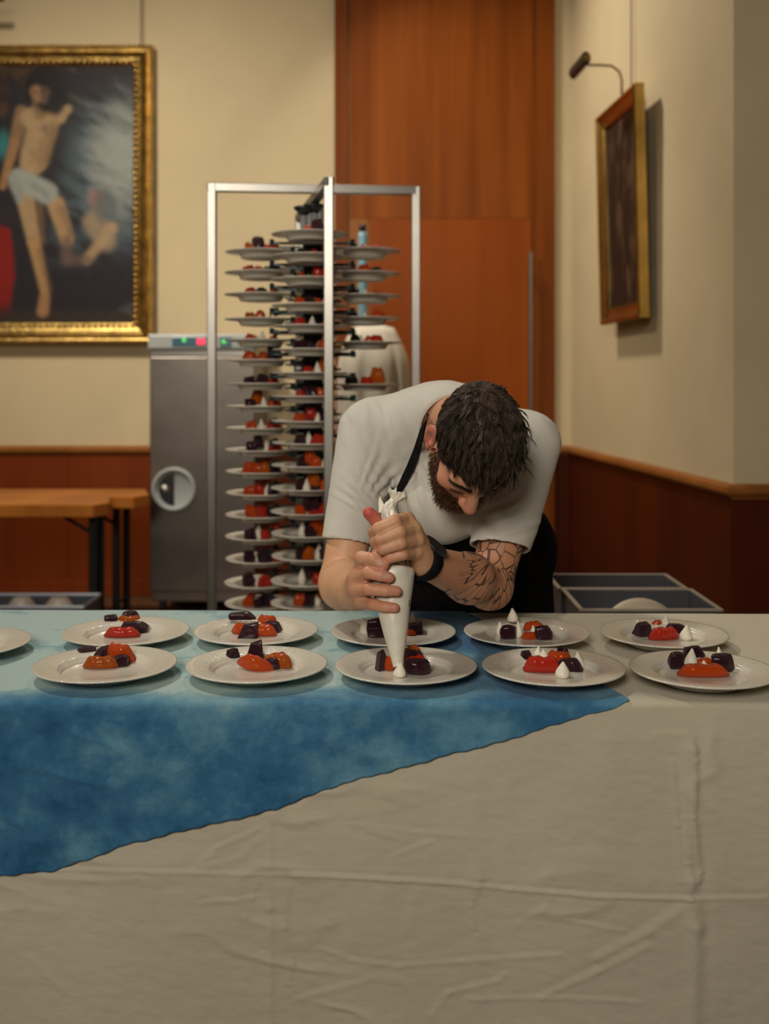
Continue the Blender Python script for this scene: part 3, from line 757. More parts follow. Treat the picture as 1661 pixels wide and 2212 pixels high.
def dyed():
    m, nt, b = nodes('dyed_blue_linen')
    v = coords(nt, (1, 1, 1)); f = noise(nt, v, 4.2, 6, .68)
    v2 = coords(nt, (14, 14, 22)); g = noise(nt, v2, 1.0, 4, .6)
    mx = nt.nodes.new('ShaderNodeMath'); mx.operation = 'MULTIPLY_ADD'; mx.inputs[1].default_value = .28
    nt.links.new(g, mx.inputs[0]); nt.links.new(f, mx.inputs[2])
    dy = nt.nodes.new('ShaderNodeAttribute'); dy.attribute_name = 'paleness'      # paler over the tabletop's left part, darker on the front drop
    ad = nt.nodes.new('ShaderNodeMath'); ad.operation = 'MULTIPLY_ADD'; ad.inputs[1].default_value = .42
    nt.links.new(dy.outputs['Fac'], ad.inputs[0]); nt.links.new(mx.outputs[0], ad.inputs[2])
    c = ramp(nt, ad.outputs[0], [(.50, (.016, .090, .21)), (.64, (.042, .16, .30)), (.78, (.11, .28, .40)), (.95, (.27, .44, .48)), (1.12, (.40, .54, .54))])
    nt.links.new(c, b.inputs['Base Color']); b.inputs['Roughness'].default_value = .9
    b.inputs['Specular IOR Level'].default_value = .2; b.inputs['Sheen Weight'].default_value = .1
    bump(nt, b, noise(nt, coords(nt, (900, 900, 900)), 1.0, 2), .25, .0012)
    bump(nt, b, noise(nt, coords(nt, (26, 26, 40)), 1.0, 5, .62), .22, .006)
    return m
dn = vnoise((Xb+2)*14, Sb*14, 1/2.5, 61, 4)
paleness = sstep(top_len+.03, top_len-.09, Sb+.10*(dn-.5))*sstep(.25, -.15, Xb+.30*(dn-.5)+.12*np.clip(top_len*.55-Sb, 0, 1))
paleness = np.clip(.92*paleness+.25*sstep(.60, .72, vnoise((Xb+2)*8, Sb*8, 1/2.2, 63, 4)), 0, 1)
col_attr(bl_me, 'paleness', np.repeat(paleness.reshape(-1, 1), 3, 1))
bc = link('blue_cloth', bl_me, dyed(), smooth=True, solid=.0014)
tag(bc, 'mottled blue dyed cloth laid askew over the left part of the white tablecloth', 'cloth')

# ------------------------------------------------------------------ plates on the table and their food
ZP = ZT+.0050
ZW = ZP+WELL
PL = {'A': (273, 1362, 'back row plate, leftmost one fully in view'), 'B': (228, 1433, 'leftmost front row plate'),
      'C': (553, 1360, 'second back row plate from left'), 'D': (555, 1433, 'second front row plate from left'),
      'E': (850, 1362, 'back row plate behind the piping bag'), 'F': (877, 1435, 'front row plate under the piping bag'),
      'G': (1137, 1363, 'back row plate second from right'), 'H': (1195, 1438, 'front row plate second from right'),
      'I': (1433, 1366, 'back row plate at far right'), 'J': (1517, 1444, 'front row plate at far right'), 'K': (-80, 1387, '')}
PLAB = {'A': 'white dinner plate on blue cloth, leftmost whole plate of the back row',
        'B': 'white dinner plate on blue cloth, leftmost of the front row',
        'C': 'white dinner plate on blue cloth, back row, left of the piping bag, no cream yet',
        'D': 'white dinner plate on blue cloth, front row, just left of the plate being piped',
        'E': 'white dinner plate in the back row directly behind the piping bag',
        'F': 'white dinner plate in the front row being piped with cream',
        'G': 'white dinner plate, back row, just right of the piping bag, at the blue cloth edge',
        'H': 'white dinner plate, front row, just right of the plate being piped, with four cream peaks',
        'I': 'white dinner plate on bare white tablecloth, rightmost of the back row',
        'J': 'white dinner plate on bare white tablecloth, rightmost of the front row',
        'K': 'empty-looking white plate cut off by the left edge of the photo, on blue cloth'}
for k, (px, py, d) in PL.items():
    Y = (CZ-ZP-.0235)*F/(py-HY)
    plate(((px-CX)*Y/F, Y, ZP), PLAB[k], 'plates on the serving table', rz=px % 7)
# (plate, kind, variant, px, base py, width px, height px, depth ratio, yaw deg, lift m, tilt deg, words)
FD = [
 ('A','b',0,240,1356,33,27,.8,10,0,0,'cube-like beet chunk at the left'), ('A','y',3,278,1355,62,25,.5,10,0,0,'yellow squash piece at the back'),
 ('A','b',1,282,1352,34,14,.8,40,.018,0,'small beet piece on top'), ('A','b',2,292,1367,62,23,.5,-8,0,0,'long beet slice at the right'), ('A','r',2,263,1379,80,24,.35,2,0,0,'glossy red squash slice in front'),
 ('B','b',3,187,1425,46,20,.7,15,.006,-12,'beet stick at the left'), ('B','b',4,224,1431,36,26,.8,60,.008,0,'beet chunk in the middle'), ('B','o',3,255,1434,72,44,.45,-20,0,0,'tall orange squash wedge at the back'),
 ('B','y',2,217,1447,78,29,.4,4,0,0,'yellow squash slice in front'), ('B','b',5,261,1441,36,26,.8,20,0,0,'beet chunk at the right'),
 ('C','b',6,523,1359,60,17,.4,0,.020,0,'beet log lying on top at the left'), ('C','o',3,575,1356,50,27,.6,-12,0,0,'orange squash piece at the back'), ('C','o',0,522,1372,44,27,.6,10,0,0,'orange squash piece at the left'),
 ('C','o',2,566,1376,64,27,.45,-4,0,0,'orange squash slice in front'), ('C','b',7,536,1379,44,33,.6,0,0,0,'tall beet chunk in front'), ('C','b',0,590,1366,36,24,.6,-25,0,0,'charred beet piece at the right'),
 ('D','b',1,503,1431,32,30,.6,30,0,0,'small beet chunk at the left'), ('D','b',7,547,1431,42,44,.7,20,0,0,'tallest beet chunk at the back'), ('D','o',1,547,1451,88,36,.35,-14,0,9,'long orange squash slice in front'),
 ('D','y',4,600,1446,66,36,.6,-6,0,0,'rough yellow squash mound at the right'), ('D','b',5,588,1448,36,24,.6,0,.002,0,'small beet chunk in front of the yellow squash'),
 ('E','b',2,813,1379,44,42,.7,0,0,0,'big dark beet chunk at the left'), ('E','c',1,789,1371,24,34,1,0,0,0,'cream peak at the left'), ('E','c',2,889,1360,20,38,1,0,0,0,'tall cream peak at the right'),
 ('E','b',4,897,1371,34,28,.8,0,0,0,'beet chunk at the right'), ('E','o',0,886,1374,26,14,.6,-10,0,0,'small orange squash piece'),
 ('F','b',7,822,1449,28,42,.8,40,0,0,'upright beet wedge at the left'), ('F','o',3,843,1450,30,32,.8,20,0,0,'orange squash piece left of the nozzle'), ('F','y',4,890,1433,46,40,.5,10,0,0,'upright yellow squash slab at the back'),
 ('F','b',3,893,1439,44,30,.6,0,.004,0,'beet chunk in the middle right'), ('F','r',2,898,1444,56,28,.35,14,0,-8,'red squash strip at the right'), ('F','b',8,902,1459,58,34,.6,0,0,0,'large beet chunk in front right'), ('F','c',0,863,1464,29,30,1,0,0,0,'fresh cream blob under the nozzle'),
 ('G','c',1,1081,1373,19,29,1,0,0,0,'small cream peak at the left'), ('G','b',5,1098,1381,38,30,.8,0,0,0,'round beet chunk at the left'), ('G','c',3,1108,1364,24,30,1,0,.020,0,'tall cream peak on top at the back'), ('G','c',2,1121,1378,22,34,1,0,.001,-8,'cream peak in front'),
 ('G','o',3,1144,1383,36,18,.6,0,0,0,'small orange squash piece in front'), ('G','o',4,1153,1364,46,22,.6,-6,0,0,'orange squash piece at the back'), ('G','c',4,1152,1369,13,18,1,0,0,0,'tiny cream peak in the middle'), ('G','b',2,1174,1383,38,30,.8,0,0,0,'rounded beet chunk at the right'),
 ('H','b',0,1136,1433,26,27,.8,10,0,0,'beet chunk at the left'), ('H','r',2,1171,1456,84,38,.38,-4,0,0,'big glossy red squash slice in front'), ('H','c',0,1161,1428,23,30,1,0,0,0,'cream peak at the back left'), ('H','c',1,1176,1434,24,25,1,0,.004,0,'cream peak in the middle'),
 ('H','o',3,1206,1437,62,30,.5,-12,0,0,'orange squash slice at the back'), ('H','b',1,1216,1431,30,32,.7,0,0,0,'shiny beet chunk at the back right'), ('H','b',6,1232,1451,54,28,.45,-24,0,0,'dark beet stick at the right'), ('H','c',3,1249,1444,28,34,1,0,0,0,'cream peak at the right'), ('H','c',5,1215,1466,32,34,1,0,0,0,'large cream peak in front'),
 ('I','b',0,1388,1376,38,31,.8,20,0,0,'cut beet chunk at the left'), ('I','c',1,1378,1361,16,22,1,0,0,0,'small cream peak at the back left'), ('I','o',1,1420,1361,38,22,.5,24,0,0,'orange squash piece at the back'), ('I','c',2,1436,1361,23,33,1,0,0,0,'tall cream peak at the back'),
 ('I','c',4,1418,1366,14,17,1,0,0,0,'tiny cream peak in the middle'), ('I','r',2,1435,1385,70,30,.4,8,0,0,'glossy red squash slice in front'), ('I','b',3,1460,1369,48,21,.5,-6,0,0,'flat beet slice at the right'), ('I','c',0,1481,1384,28,32,1,0,0,0,'large cream peak at the right'),
 ('J','b',5,1463,1446,40,37,.8,0,0,0,'round beet chunk at the left'), ('J','b',2,1499,1434,46,38,.5,0,0,0,'tall beet chunk at the back'), ('J','c',0,1492,1450,29,38,1,0,.008,0,'large cream peak in front left'), ('J','o',4,1522,1441,44,20,.5,0,0,0,'orange squash piece at the back'),
 ('J','c',4,1521,1445,19,18,1,0,0,0,'small cream peak in the middle'), ('J','o',2,1520,1466,114,31,.32,-2,0,0,'long orange squash slice in front'), ('J','b',8,1563,1453,50,40,.7,0,0,-6,'large beet chunk at the right'), ('J','c',1,1554,1432,17,34,1,0,0,0,'cream peak at the back right')]
for (p, k, var, px, py, wd, ht, dr_, yaw, lift, tilt, words) in FD:
    Y = (CZ-ZW)*F/(py-HY); sc = Y/F
    dep = max(wd*sc*dr_, .010)
    Y += dep*.35
    food(k, var, ((px-CX)*Y/F, Y, ZW-.0005+lift), (wd*sc, dep, ht*sc), (0, math.radians(tilt), math.radians(yaw)), words+', '+PL[p][2], 'food on the table plates')
# ------------------------------------------------------------------ plate rack with its plates
mx, my = (677-CX)*3.92/F, 3.92       # mast
RR = .19
rk = empty('plate_rack', (mx, my, 0), 'tall steel plate rack loaded with dinner plates, behind the bending man', 'rack')
def RL(px, py, Y): return W(px, py, Y)-Vector((mx, my, 0))
T = .016
def post(name, p, q):
    p = Vector(p); q = Vector(q)
    MB().box((-T, -T, 0), (T, T, 1), Matrix.Translation(p) @ Matrix.Diagonal((1, 1, (q-p).length, 1))).build(name, M_steel, rk, bevel=.003)
ztA = 2.043; ztB = 2.002
xl, yl = (458-CX)*3.88/F-mx, 3.88-my; xr, yr = (898-CX)*3.95/F-mx, 3.95-my
xf, yf_ = (710-CX)*3.56/F-mx, 3.56-my; xk, yk = -xf-.01, .42
for (a, b, z) in ((xl, yl, ztA), (xr, yr, ztA), (xf, yf_, ztB), (xk, yk, ztB)): post('post', (a, b, .14), (a, b, z))
def bar(p, q, name='top_bar'):
    d = Vector(q)-Vector(p); L = d.length; M = Matrix.Translation(Vector(p)) @ d.to_track_quat('X', 'Z').to_matrix().to_4x4()
    MB().box((-T, -T, -T), (L+T, T, T), M).build(name, M_steel, rk, bevel=.003)
bar((xl, yl, ztA-T), (xr, yr, ztA-T)); bar((xf, yf_, ztB-T), (xk, yk, ztB-T))
bar((xl, yl, .14), (xr, yr, .14), 'base_bar'); bar((xf, yf_, .14), (xk, yk, .14), 'base_bar')
for (a, b) in ((xl, yl), (xr, yr), (xf, yf_), (xk, yk)):
    c = MB(); c.tube([(a-.012, b, .055), (a+.012, b, .055)], .055, 20); c.box((a-.02, b-.02, .06), (a+.02, b+.02, .125)); c.build('caster', M_dark, rk)
MB().box((-.035, -.035, .15), (.035, .035, ztB-T*2)).build('mast', M_dark, rk, bevel=.004)
fz = [CZ-(p-HY)*3.73/F for p in (507, 555, 605, 660, 705, 755, 805, 855, 908, 955, 1003, 1052, 1103, 1150, 1199, 1252, 1300)]
lz = [CZ-(p-HY)*3.915/F for p in (545, 590, 637, 690, 735, 778, 828, 876, 923, 970, 1017, 1063, 1110, 1157, 1205, 1257, 1302)]
def arm(ang, z, side):
    """one holder: two bars that clip the plate edge, blue clip on the mast"""
    a = MB(); R = Matrix.Rotation(ang, 4, 'Z')
    zz = z-.001
    a.tube([R @ Vector(p) for p in ((.034, 0, zz), (.060, -.03, zz), (.062, -.08, zz), (.064, -.145, zz))], [.008, .007, .0055, .0055], 8)
    a.tube([R @ Vector(p) for p in ((.034, 0, zz), (.060, .03, zz), (.062, .08, zz), (.064, .145, zz))], [.008, .007, .0055, .0055], 8)
    for s in (-1, 1):
        a.tube([R @ Vector((.064, s*.146, zz-.008)), R @ Vector((.064, s*.146, zz+.014))], [.0095, .0085], 10)
        a.tube([R @ Vector((.062, s*.05, zz-.010)), R @ Vector((.078, s*.05, zz-.0045)), R @ Vector((.100, s*.05, zz-.0035))], .0035, 6)
    o = a.build('plate_holder', M_teal, rk)
    c = MB().box((.034, -.052, zz+.006), (.046, -.012, zz+.018), R).build('clip', M_bluep, o, bevel=.002)
    return o
ANG = {'front': -PI/2, 'left': PI, 'right': 0.0, 'back': PI/2}
for z in fz: arm(ANG['front'], z-.012, 0); arm(ANG['back'], z-.012, 0)
for z in lz: arm(ANG['left'], z-.012, 0)
rz_ = [CZ-(p-HY)*3.915/F for p in (543, 592, 640, 688, 740, 788, 830, 885, 932, 980, 1027)]
for z in rz_: arm(ANG['right'], z-.012, 0)
# clear pegs and black caps above the front stack, tag on a strap
M_clear = pbr('clear_plastic', (.55, .6, .6), .3, trans=.6, var=(20, O1, .95, 1.03))
pg = MB(); pc_ = MB()
for (px, top) in ((656, 455), (679, 450)):
    c = RL(px, 490, 3.888); zt_ = RL(px, top, 3.888).z
    pg.tube([(c.x, c.y, fz[0]+.0), (c.x, c.y, zt_)], .013, 14)
    pc_.lathe([(0, 0), (.014, 0), (.016, -.018), (.024, -.006), (.038, .008), (.034, .014), (0, .014)][::-1], 20, Matrix.Translation((c.x, c.y, zt_)))
pg.build('peg', M_clear, rk); pc_.build('peg_cap', M_dark, rk, smooth=True)
MB().tube([RL(674, 452, 3.86), RL(684, 432, 3.85), RL(698, 412, 3.84)], .006, 6).build('strap', M_dark, rk)
M_tag = pbr('pink_tag', (.55, .22, .22), .6, var=(30, O1, .8, 1.1))
MB().box(RL(689, 420, 3.842), RL(699, 402, 3.836)).build('hang_tag', M_tag, rk, bevel=.001)

ORD = ['top', 'second', 'third', 'fourth', 'fifth', 'sixth', 'seventh', 'eighth', 'ninth', 'tenth', 'eleventh', 'twelfth', 'thirteenth', 'fourteenth', 'fifteenth', 'sixteenth', 'bottom']
STK = {'front': [(i, z) for i, z in enumerate(fz)], 'left': [(i, z) for i, z in enumerate(lz)],
       'right': [(i, rz_[i]) for i in (0, 1, 2, 3, 4, 6)], 'back': [(i, fz[i]) for i in (1, 2, 3, 4, 5, 6)]}
rr = random.Random(12)
# food patterns read off the photo, left to right: kinds; capitals stand higher
PAT = {'front': ['goBc', 'brr', 'ogRr', 'oboc', 'rco', 'bbco', 'brcY', 'rbboc', 'oRcb', 'bcro', 'bOoc', 'bcYbo', 'ocBrbr', 'cbOy', 'bycb', 'cBro', 'obcY'],
       'left': ['yBro', 'rogb', 'rbo', 'yoG', 'oco', 'ooB', 'bbr', 'bYco', 'ocr', 'bBcr', 'ooyb', 'orcb', 'orb', 'bcrR', 'bcbo', 'bcrB', 'obby'],
       'right': ['bor', 'cob', 'bcr', 'bco', 'bcor', 'brY'], 'back': ['bcb', 'cbo', 'bbc', 'cbr', 'ccb', 'bco']}
KW = {'b': 'beet chunk', 'o': 'orange squash wedge', 'y': 'yellow squash wedge', 'r': 'red squash wedge', 'c': 'cream dollop', 'g': 'green herb leaf'}
for st, lst in STK.items():
    a = ANG[st]; px_, py_ = mx+RR*math.cos(a), my+RR*math.sin(a)
    for n, (i, z) in enumerate(lst):
        onm = ORD[i] if st in ('front', 'left') else ORD[i]
        jx, jy = rr.uniform(-.004, .004), rr.uniform(-.004, .004)
        zb_ = z-.0235
        plate((px_+jx, py_+jy, zb_), '%s plate from above in the %s stack of the plate rack' % (onm if onm != 'top' else 'topmost', st) if onm != 'bottom' else 'lowest plate in the %s stack of the plate rack' % st, 'plates on the rack')
        pat = PAT[st][n]; m = len(pat); seen = {}
        for q, ch in enumerate(pat):
            k = ch.lower(); hi = ch.isupper()
            t = (q-(m-1)/2)/max(1, m-1)
            fx = px_+t*.086+rr.uniform(-.004, .004)+(.012 if st == 'front' else 0); fy = py_+rr.uniform(-.022, .022)-(.012 if hi else 0)*-1
            s = {'b': (.046, .036, .048), 'o': (.054, .032, .046), 'y': (.052, .032, .048), 'r': (.054, .030, .044), 'c': (.028, .028, .050), 'g': (.048, .03, .040)}[k]
            f = rr.uniform(.85, 1.15)
            pos = ['at far left', 'left of middle', 'in the middle', 'right of middle', 'at far right', 'at the right rim'] if m > 4 else (['at left', 'left of middle', 'right of middle', 'at right'] if m == 4 else ['at left', 'in the middle', 'at right'])
            lab = '%s %s, %s plate of the rack\'s %s stack' % (KW[k], pos[q], onm if onm != 'bottom' else 'lowest', st)
            food(k, rr.randrange(9), (fx, fy, zb_+WELL-.0005+(.018 if hi else 0)), (s[0]*f, s[1]*f, s[2]*f*(1.15 if hi else 1)), (0, 0, rr.uniform(-.9, .9)), lab, 'food on the rack plates')

# ------------------------------------------------------------------ clear tubs on a low trolley at the right
M_tub = pbr('tub_polycarbonate', (.09, .095, .11), .35, var=(10, O1, .9, 1.1), trans=.25)
M_tubr = pbr('tub_rim', (.26, .22, .18), .45, var=(10, O1, .9, 1.1))
ztub = .675; ytb = (CZ-ztub)*F/(1241-HY); ytm = (CZ-ztub)*F/(1273-HY); ytf = (CZ-ztub)*F/(1319-HY)
tr = empty('trolley', (.70, (ytb+ytf)/2, 0), 'low steel trolley carrying two tubs, behind the serving table at right', 'trolley')
tx0, tx1 = (1178-CX)*ytb/F, (1440-CX)*ytb/F
o = tr.location
MB().box((tx0-.02-o.x, ytf-.02-o.y, .42), (tx1+.10-o.x, ytb+.02-o.y, .44)).build('shelf', M_steel, tr, bevel=.003)
for a in (tx0, tx1+.06):
    for b_ in (ytf+.01, ytb-.01): MB().tube([(a-o.x, b_-o.y, 0), (a-o.x, b_-o.y, .43)], .013, 12).build('leg', M_steel, tr)
def tub(x0, x1, y0, y1, z0, z1, label):
    t = empty('plastic_tub', ((x0+x1)/2, (y0+y1)/2, z0), label, 'tub', 'tubs on the trolley')
    hx, hy, h = (x1-x0)/2, (y1-y0)/2, z1-z0; th = .004; b = MB()
    b.box((-hx, -hy, 0), (hx, hy, th))
    for q in (((-hx, -hy, th), (hx, -hy+th, h)), ((-hx, hy-th, th), (hx, hy, h)), ((-hx, -hy+th, th), (-hx+th, hy-th, h)), ((hx-th, -hy+th, th), (hx, hy-th, h))): b.box(*q)
    b.build('tub_body', M_tub, t)
    r = MB(); w_ = .012
    for q in (((-hx-w_, -hy-w_, h-.004), (hx+w_, -hy, h+.004)), ((-hx-w_, hy, h-.004), (hx+w_, hy+w_, h+.004)), ((-hx-w_, -hy, h-.004), (-hx, hy, h+.004)), ((hx, -hy, h-.004), (hx+w_, hy, h+.004))): r.box(*q)
    r.build('tub_rim', M_tubr, t, bevel=.002)
    return t
tub(tx0+.012, tx1-.012, ytm+.014, ytb-.012, .44, ztub, 'grey see-through tub farther from the serving table, holding an orange packet')
tub(tx0+.022, tx1-.002, ytf+.012, ytm-.014, .44, ztub, 'grey see-through tub nearer the serving table, with a pale round plate')
M_pkt = food_mat('orange_packet', (.35, .08, .02), (.60, .20, .06), .5, 60, .5, .2)
pk = MB().box((-.055, -.03, 0), (.055, .03, .20)).build('food_packet', M_pkt, bevel=.012, loc=((1352-CX)*(ytm+.06)/F, ytm+.06, .444))
tag(pk, 'orange packet standing in the farther grey tub', 'packet')
M_disc = pbr('pale_ceramic', (.46, .38, .29), .5, var=(9, O1, .95, 1.04))
pd = MB().lathe([(0, 0), (.10, 0), (.12, .006), (.122, .010), (.10, .014), (0, .014)], 48, Matrix.Translation((0, 0, .122)) @ Matrix.Rotation(math.radians(76), 4, 'X')).build('round_plate', M_disc, smooth=True, loc=((1384-CX)*(ytf+.10)/F, ytf+.10, .444))
tag(pd, 'pale round plate leaning in the nearer grey tub', 'plate')
# ------------------------------------------------------------------ signed distance toolkit
class SDF:
    def __init__(self, lo, hi, h):
        self.lo = np.array(lo, float); self.h = h
        self.n = tuple(int(math.ceil((b-a)/h))+1 for a, b in zip(lo, hi))
        self.V = np.full(self.n, 1.0, np.float32)
    def block(self, lo, hi):
        a = np.maximum(0, np.floor((np.asarray(lo)-self.lo)/self.h).astype(int))
        b = np.minimum(self.n, np.ceil((np.asarray(hi)-self.lo)/self.h).astype(int)+1)
        if (b <= a).any(): return None
        ax = [(self.lo[i]+self.h*np.arange(a[i], b[i])).astype(np.float32) for i in range(3)]
        X, Y, Z = np.meshgrid(*ax, indexing='ij', sparse=True)
        return tuple(slice(i, j) for i, j in zip(a, b)), X, Y, Z
    def put(self, sl, d, k, op='u'):
        v = self.V[sl]
        if op == 'u':
            if k > 0:
                q = np.maximum(k-np.abs(v-d), 0); r = np.minimum(v, d)-q*q/(4*k)
            else: r = np.minimum(v, d)
        elif op == 's':
            q = np.maximum(k-np.abs(v+d), 0); r = np.maximum(v, -d)+q*q/(4*k)
        else:
            q = np.maximum(k-np.abs(v-d), 0); r = np.maximum(v, d)+q*q/(4*k)
        self.V[sl] = r
    def cap(self, a, b, ra, rb, k=.01, op='u', cut=None):
        a = np.asarray(a, float); b = np.asarray(b, float); m = max(ra, rb)+k+3*self.h
        bl = self.block(np.minimum(a, b)-m, np.maximum(a, b)+m)
        if bl is None: return
        sl, X, Y, Z = bl; d = b-a; L = float(d @ d)+1e-9
        t = np.clip(((X-a[0])*d[0]+(Y-a[1])*d[1]+(Z-a[2])*d[2])/L, 0, 1)
        D = np.sqrt((X-a[0]-t*d[0])**2+(Y-a[1]-t*d[1])**2+(Z-a[2]-t*d[2])**2)-(ra+(rb-ra)*t)
        if cut is not None:
            p, nn = cut; D = np.maximum(D, (X-p[0])*nn[0]+(Y-p[1])*nn[1]+(Z-p[2])*nn[2])
        self.put(sl, D, k, op)
    def chain(self, pts, rs, k=.004, k0=None):
        for i in range(len(pts)-1): self.cap(pts[i], pts[i+1], rs[i], rs[i+1], k0 if (i == 0 and k0) else k)
    def ell(self, c, r, R=None, k=.01, op='u'):
        c = np.asarray(c, float); r = np.asarray(r, float); R = np.eye(3) if R is None else R
        e = np.sqrt(((R*r)**2).sum(1))+k+3*self.h
        bl = self.block(c-e, c+e)
        if bl is None: return
        sl, X, Y, Z = bl; X = X-c[0]; Y = Y-c[1]; Z = Z-c[2]
        q = [X*R[0, i]+Y*R[1, i]+Z*R[2, i] for i in range(3)]
        k0 = np.sqrt(sum((q[i]/r[i])**2 for i in range(3))); k1 = np.sqrt(sum((q[i]/r[i]**2)**2 for i in range(3)))
        self.put(sl, k0*(k0-1)/np.maximum(k1, 1e-6), k, op)
    def mesh(self):
        V = self.V; ins = V < 0
        s = np.zeros(tuple(x-1 for x in V.shape), np.int8)
        for i in (0, 1):
            for j in (0, 1):
                for k in (0, 1): s += ins[i:V.shape[0]-1+i, j:V.shape[1]-1+j, k:V.shape[2]-1+k]
        act = (s > 0) & (s < 8); idx = np.argwhere(act)
        cid = np.full(s.shape, -1, np.int32); cid[act] = np.arange(len(idx), dtype=np.int32)
        acc = np.zeros((len(idx), 3)); cnt = np.zeros(len(idx))
        cn = [(i, j, k) for i in (0, 1) for j in (0, 1) for k in (0, 1)]
        for a in cn:
            for ax in range(3):
                if a[ax]: continue
                b = list(a); b[ax] = 1
                va = V[idx[:, 0]+a[0], idx[:, 1]+a[1], idx[:, 2]+a[2]]; vb = V[idx[:, 0]+b[0], idx[:, 1]+b[1], idx[:, 2]+b[2]]
                cr = (va < 0) != (vb < 0); t = np.where(cr, va/np.where(cr, va-vb, 1), 0)
                p = np.array(a, float)[None, :]+t[:, None]*(np.array(b)-np.array(a))[None, :]
                acc += p*cr[:, None]; cnt += cr
        P = self.lo+self.h*(idx+acc/cnt[:, None])
        Q = []
        for ax in range(3):
            sl0 = [slice(1, -1)]*3; sl1 = [slice(1, -1)]*3; sl0[ax] = slice(0, -1); sl1[ax] = slice(1, None)
            A = ins[tuple(sl0)]; B = ins[tuple(sl1)]; e = np.argwhere(A != B)
            if not len(e): continue
            neg = A[e[:, 0], e[:, 1], e[:, 2]]
            off = np.ones(3, int); off[ax] = 0; e = e+off
            u, v = (ax+1) % 3, (ax+2) % 3
            def c(du, dv):
                q = e.copy(); q[:, u] += du; q[:, v] += dv; return cid[q[:, 0], q[:, 1], q[:, 2]]
            f = np.stack([c(-1, -1), c(0, -1), c(0, 0), c(-1, 0)], 1)
            f[~neg] = f[~neg][:, ::-1]; Q.append(f)
        Q = np.concatenate(Q); Q = Q[(Q >= 0).all(1)]
        return P, Q
def relax(P, Q, it=1, f=.5):
    n = len(P); A = np.concatenate([Q.ravel(), np.roll(Q, -1, 1).ravel()]); B = np.concatenate([np.roll(Q, -1, 1).ravel(), Q.ravel()])
    c = np.bincount(A, minlength=n)[:, None]
    for _ in range(it):
        S = np.stack([np.bincount(A, P[B, i], n) for i in range(3)], 1)
        P = P+f*(S/np.maximum(c, 1)-P)
    return P
def vnormals(P, Q):
    N = np.cross(P[Q[:, 2]]-P[Q[:, 0]], P[Q[:, 3]]-P[Q[:, 1]]); out = np.zeros_like(P)
    for i in range(4):
        for c in range(3): out[:, c] += np.bincount(Q[:, i], N[:, c], len(P))
    return out/np.maximum(np.linalg.norm(out, axis=1), 1e-9)[:, None]
def w_(px, py, Y): return np.array(W(px, py, Y))
def A3(*a): return np.array(a, float)

# ------------------------------------------------------------------ the man: joints in the room
HO = A3(.181, 2.20, 1.183); HS = 1.06
HR = np.array([[-.970865, -.01709048, .2390169], [-.21706728, -.3597863, -.90743353], [.10150348, -.9328782, .34559414]])   # columns: his right, forward, up
def H(a, b, c): return HO+HS*(HR @ A3(a, b, c))
SR, SL = A3(-.035, 2.50, 1.200), A3(.335, 2.47, 1.172)
ER_, EL = w_(735, 1258, 2.40), w_(1056, 1266, 2.33)
WR, WL = w_(765, 1281, 2.19), w_(916, 1212, 2.125)
NECK = A3(.140, 2.47, 1.232)
HIP = A3(.235, 2.88, .90)
LA = (SL-SR)/np.linalg.norm(SL-SR)
AX = (HIP-A3(.145, 2.5, 1.2)); AX -= LA*(AX @ LA); AX /= np.linalg.norm(AX)
FRN = np.cross(LA, AX); FRN = FRN if FRN[2] < 0 else -FRN
TR = np.stack([LA, AX, FRN], 1)

man = empty('person', (HIP[0], HIP[1], 0), 'bearded man in white t-shirt and black apron bent over the table, piping cream', 'person')
mo = np.array(man.location)
def put_man(name, P, Q, m, smooth=True, parent=man):
    return link(name, np_mesh(name, P-mo, Q), m, parent, smooth)

# ---- body: one continuous skin surface
S = SDF((-.21, 1.96, .76), (.47, 3.02, 1.36), .0026)
S.ell(A3(.15, 2.57, 1.125), A3(.155, .25, .095), TR, .02)
S.ell(A3(.215, 2.80, .97), A3(.14, .16, .095), TR, .05)
S.cap(SR, SL, .06, .06, .04)
S.cap(NECK+A3(0, .05, -.01), H(0, -.028, -.045), .066, .058, .03)
S.cap(NECK+A3(.0, .02, 0), H(0, -.055, .0), .055, .050, .03)
# arms
S.cap(SR, SR+(ER_-SR)*.5, .056, .052, .03); S.cap(SR+(ER_-SR)*.5, ER_, .052, .046, .02)
S.cap(ER_+A3(.0, .012, -.004), ER_+(WR-ER_)*.30, .046, .051, .02); S.cap(ER_+(WR-ER_)*.30, WR, .051, .033, .02)
S.cap(SL, SL+(EL-SL)*.5, .056, .052, .03); S.cap(SL+(EL-SL)*.5, EL, .052, .047, .02)
S.cap(EL+A3(.006, .008, -.006), EL+(WL-EL)*.34, .046, .051, .02); S.cap(EL+(WL-EL)*.34, WL, .051, .032, .02)
# right hand: palm against the bag's left side, four fingers across its front
RH = {'index': [(778, 1240, 2.100), (781, 1205, 2.062), (806, 1208, 2.037), (829, 1221, 2.034)],
      'middle': [(771, 1248, 2.088), (796, 1237, 2.040), (822, 1243, 2.027), (841, 1248, 2.029)],
      'ring': [(772, 1273, 2.085), (797, 1273, 2.036), (832, 1276, 2.022), (857, 1277, 2.024)],
      'pinky': [(783, 1298, 2.092), (806, 1306, 2.042), (832, 1311, 2.024), (853, 1313, 2.022)]}
RR_ = {'index': (.0150, .0135, .0120, .0108), 'middle': (.0155, .0125, .0118, .0108), 'ring': (.0150, .0122, .0112, .0102), 'pinky': (.0140, .0112, .0102, .0094)}
for f, pts in RH.items():
    q = [w_(*p) for p in pts]
    S.cap(WR, q[0], .029, RR_[f][0]+.002, .012)
    S.chain(q, RR_[f], .0025, .007)
th = [w_(772, 1262, 2.13), w_(800, 1236, 2.142), w_(836, 1226, 2.142), w_(862, 1222, 2.134)]
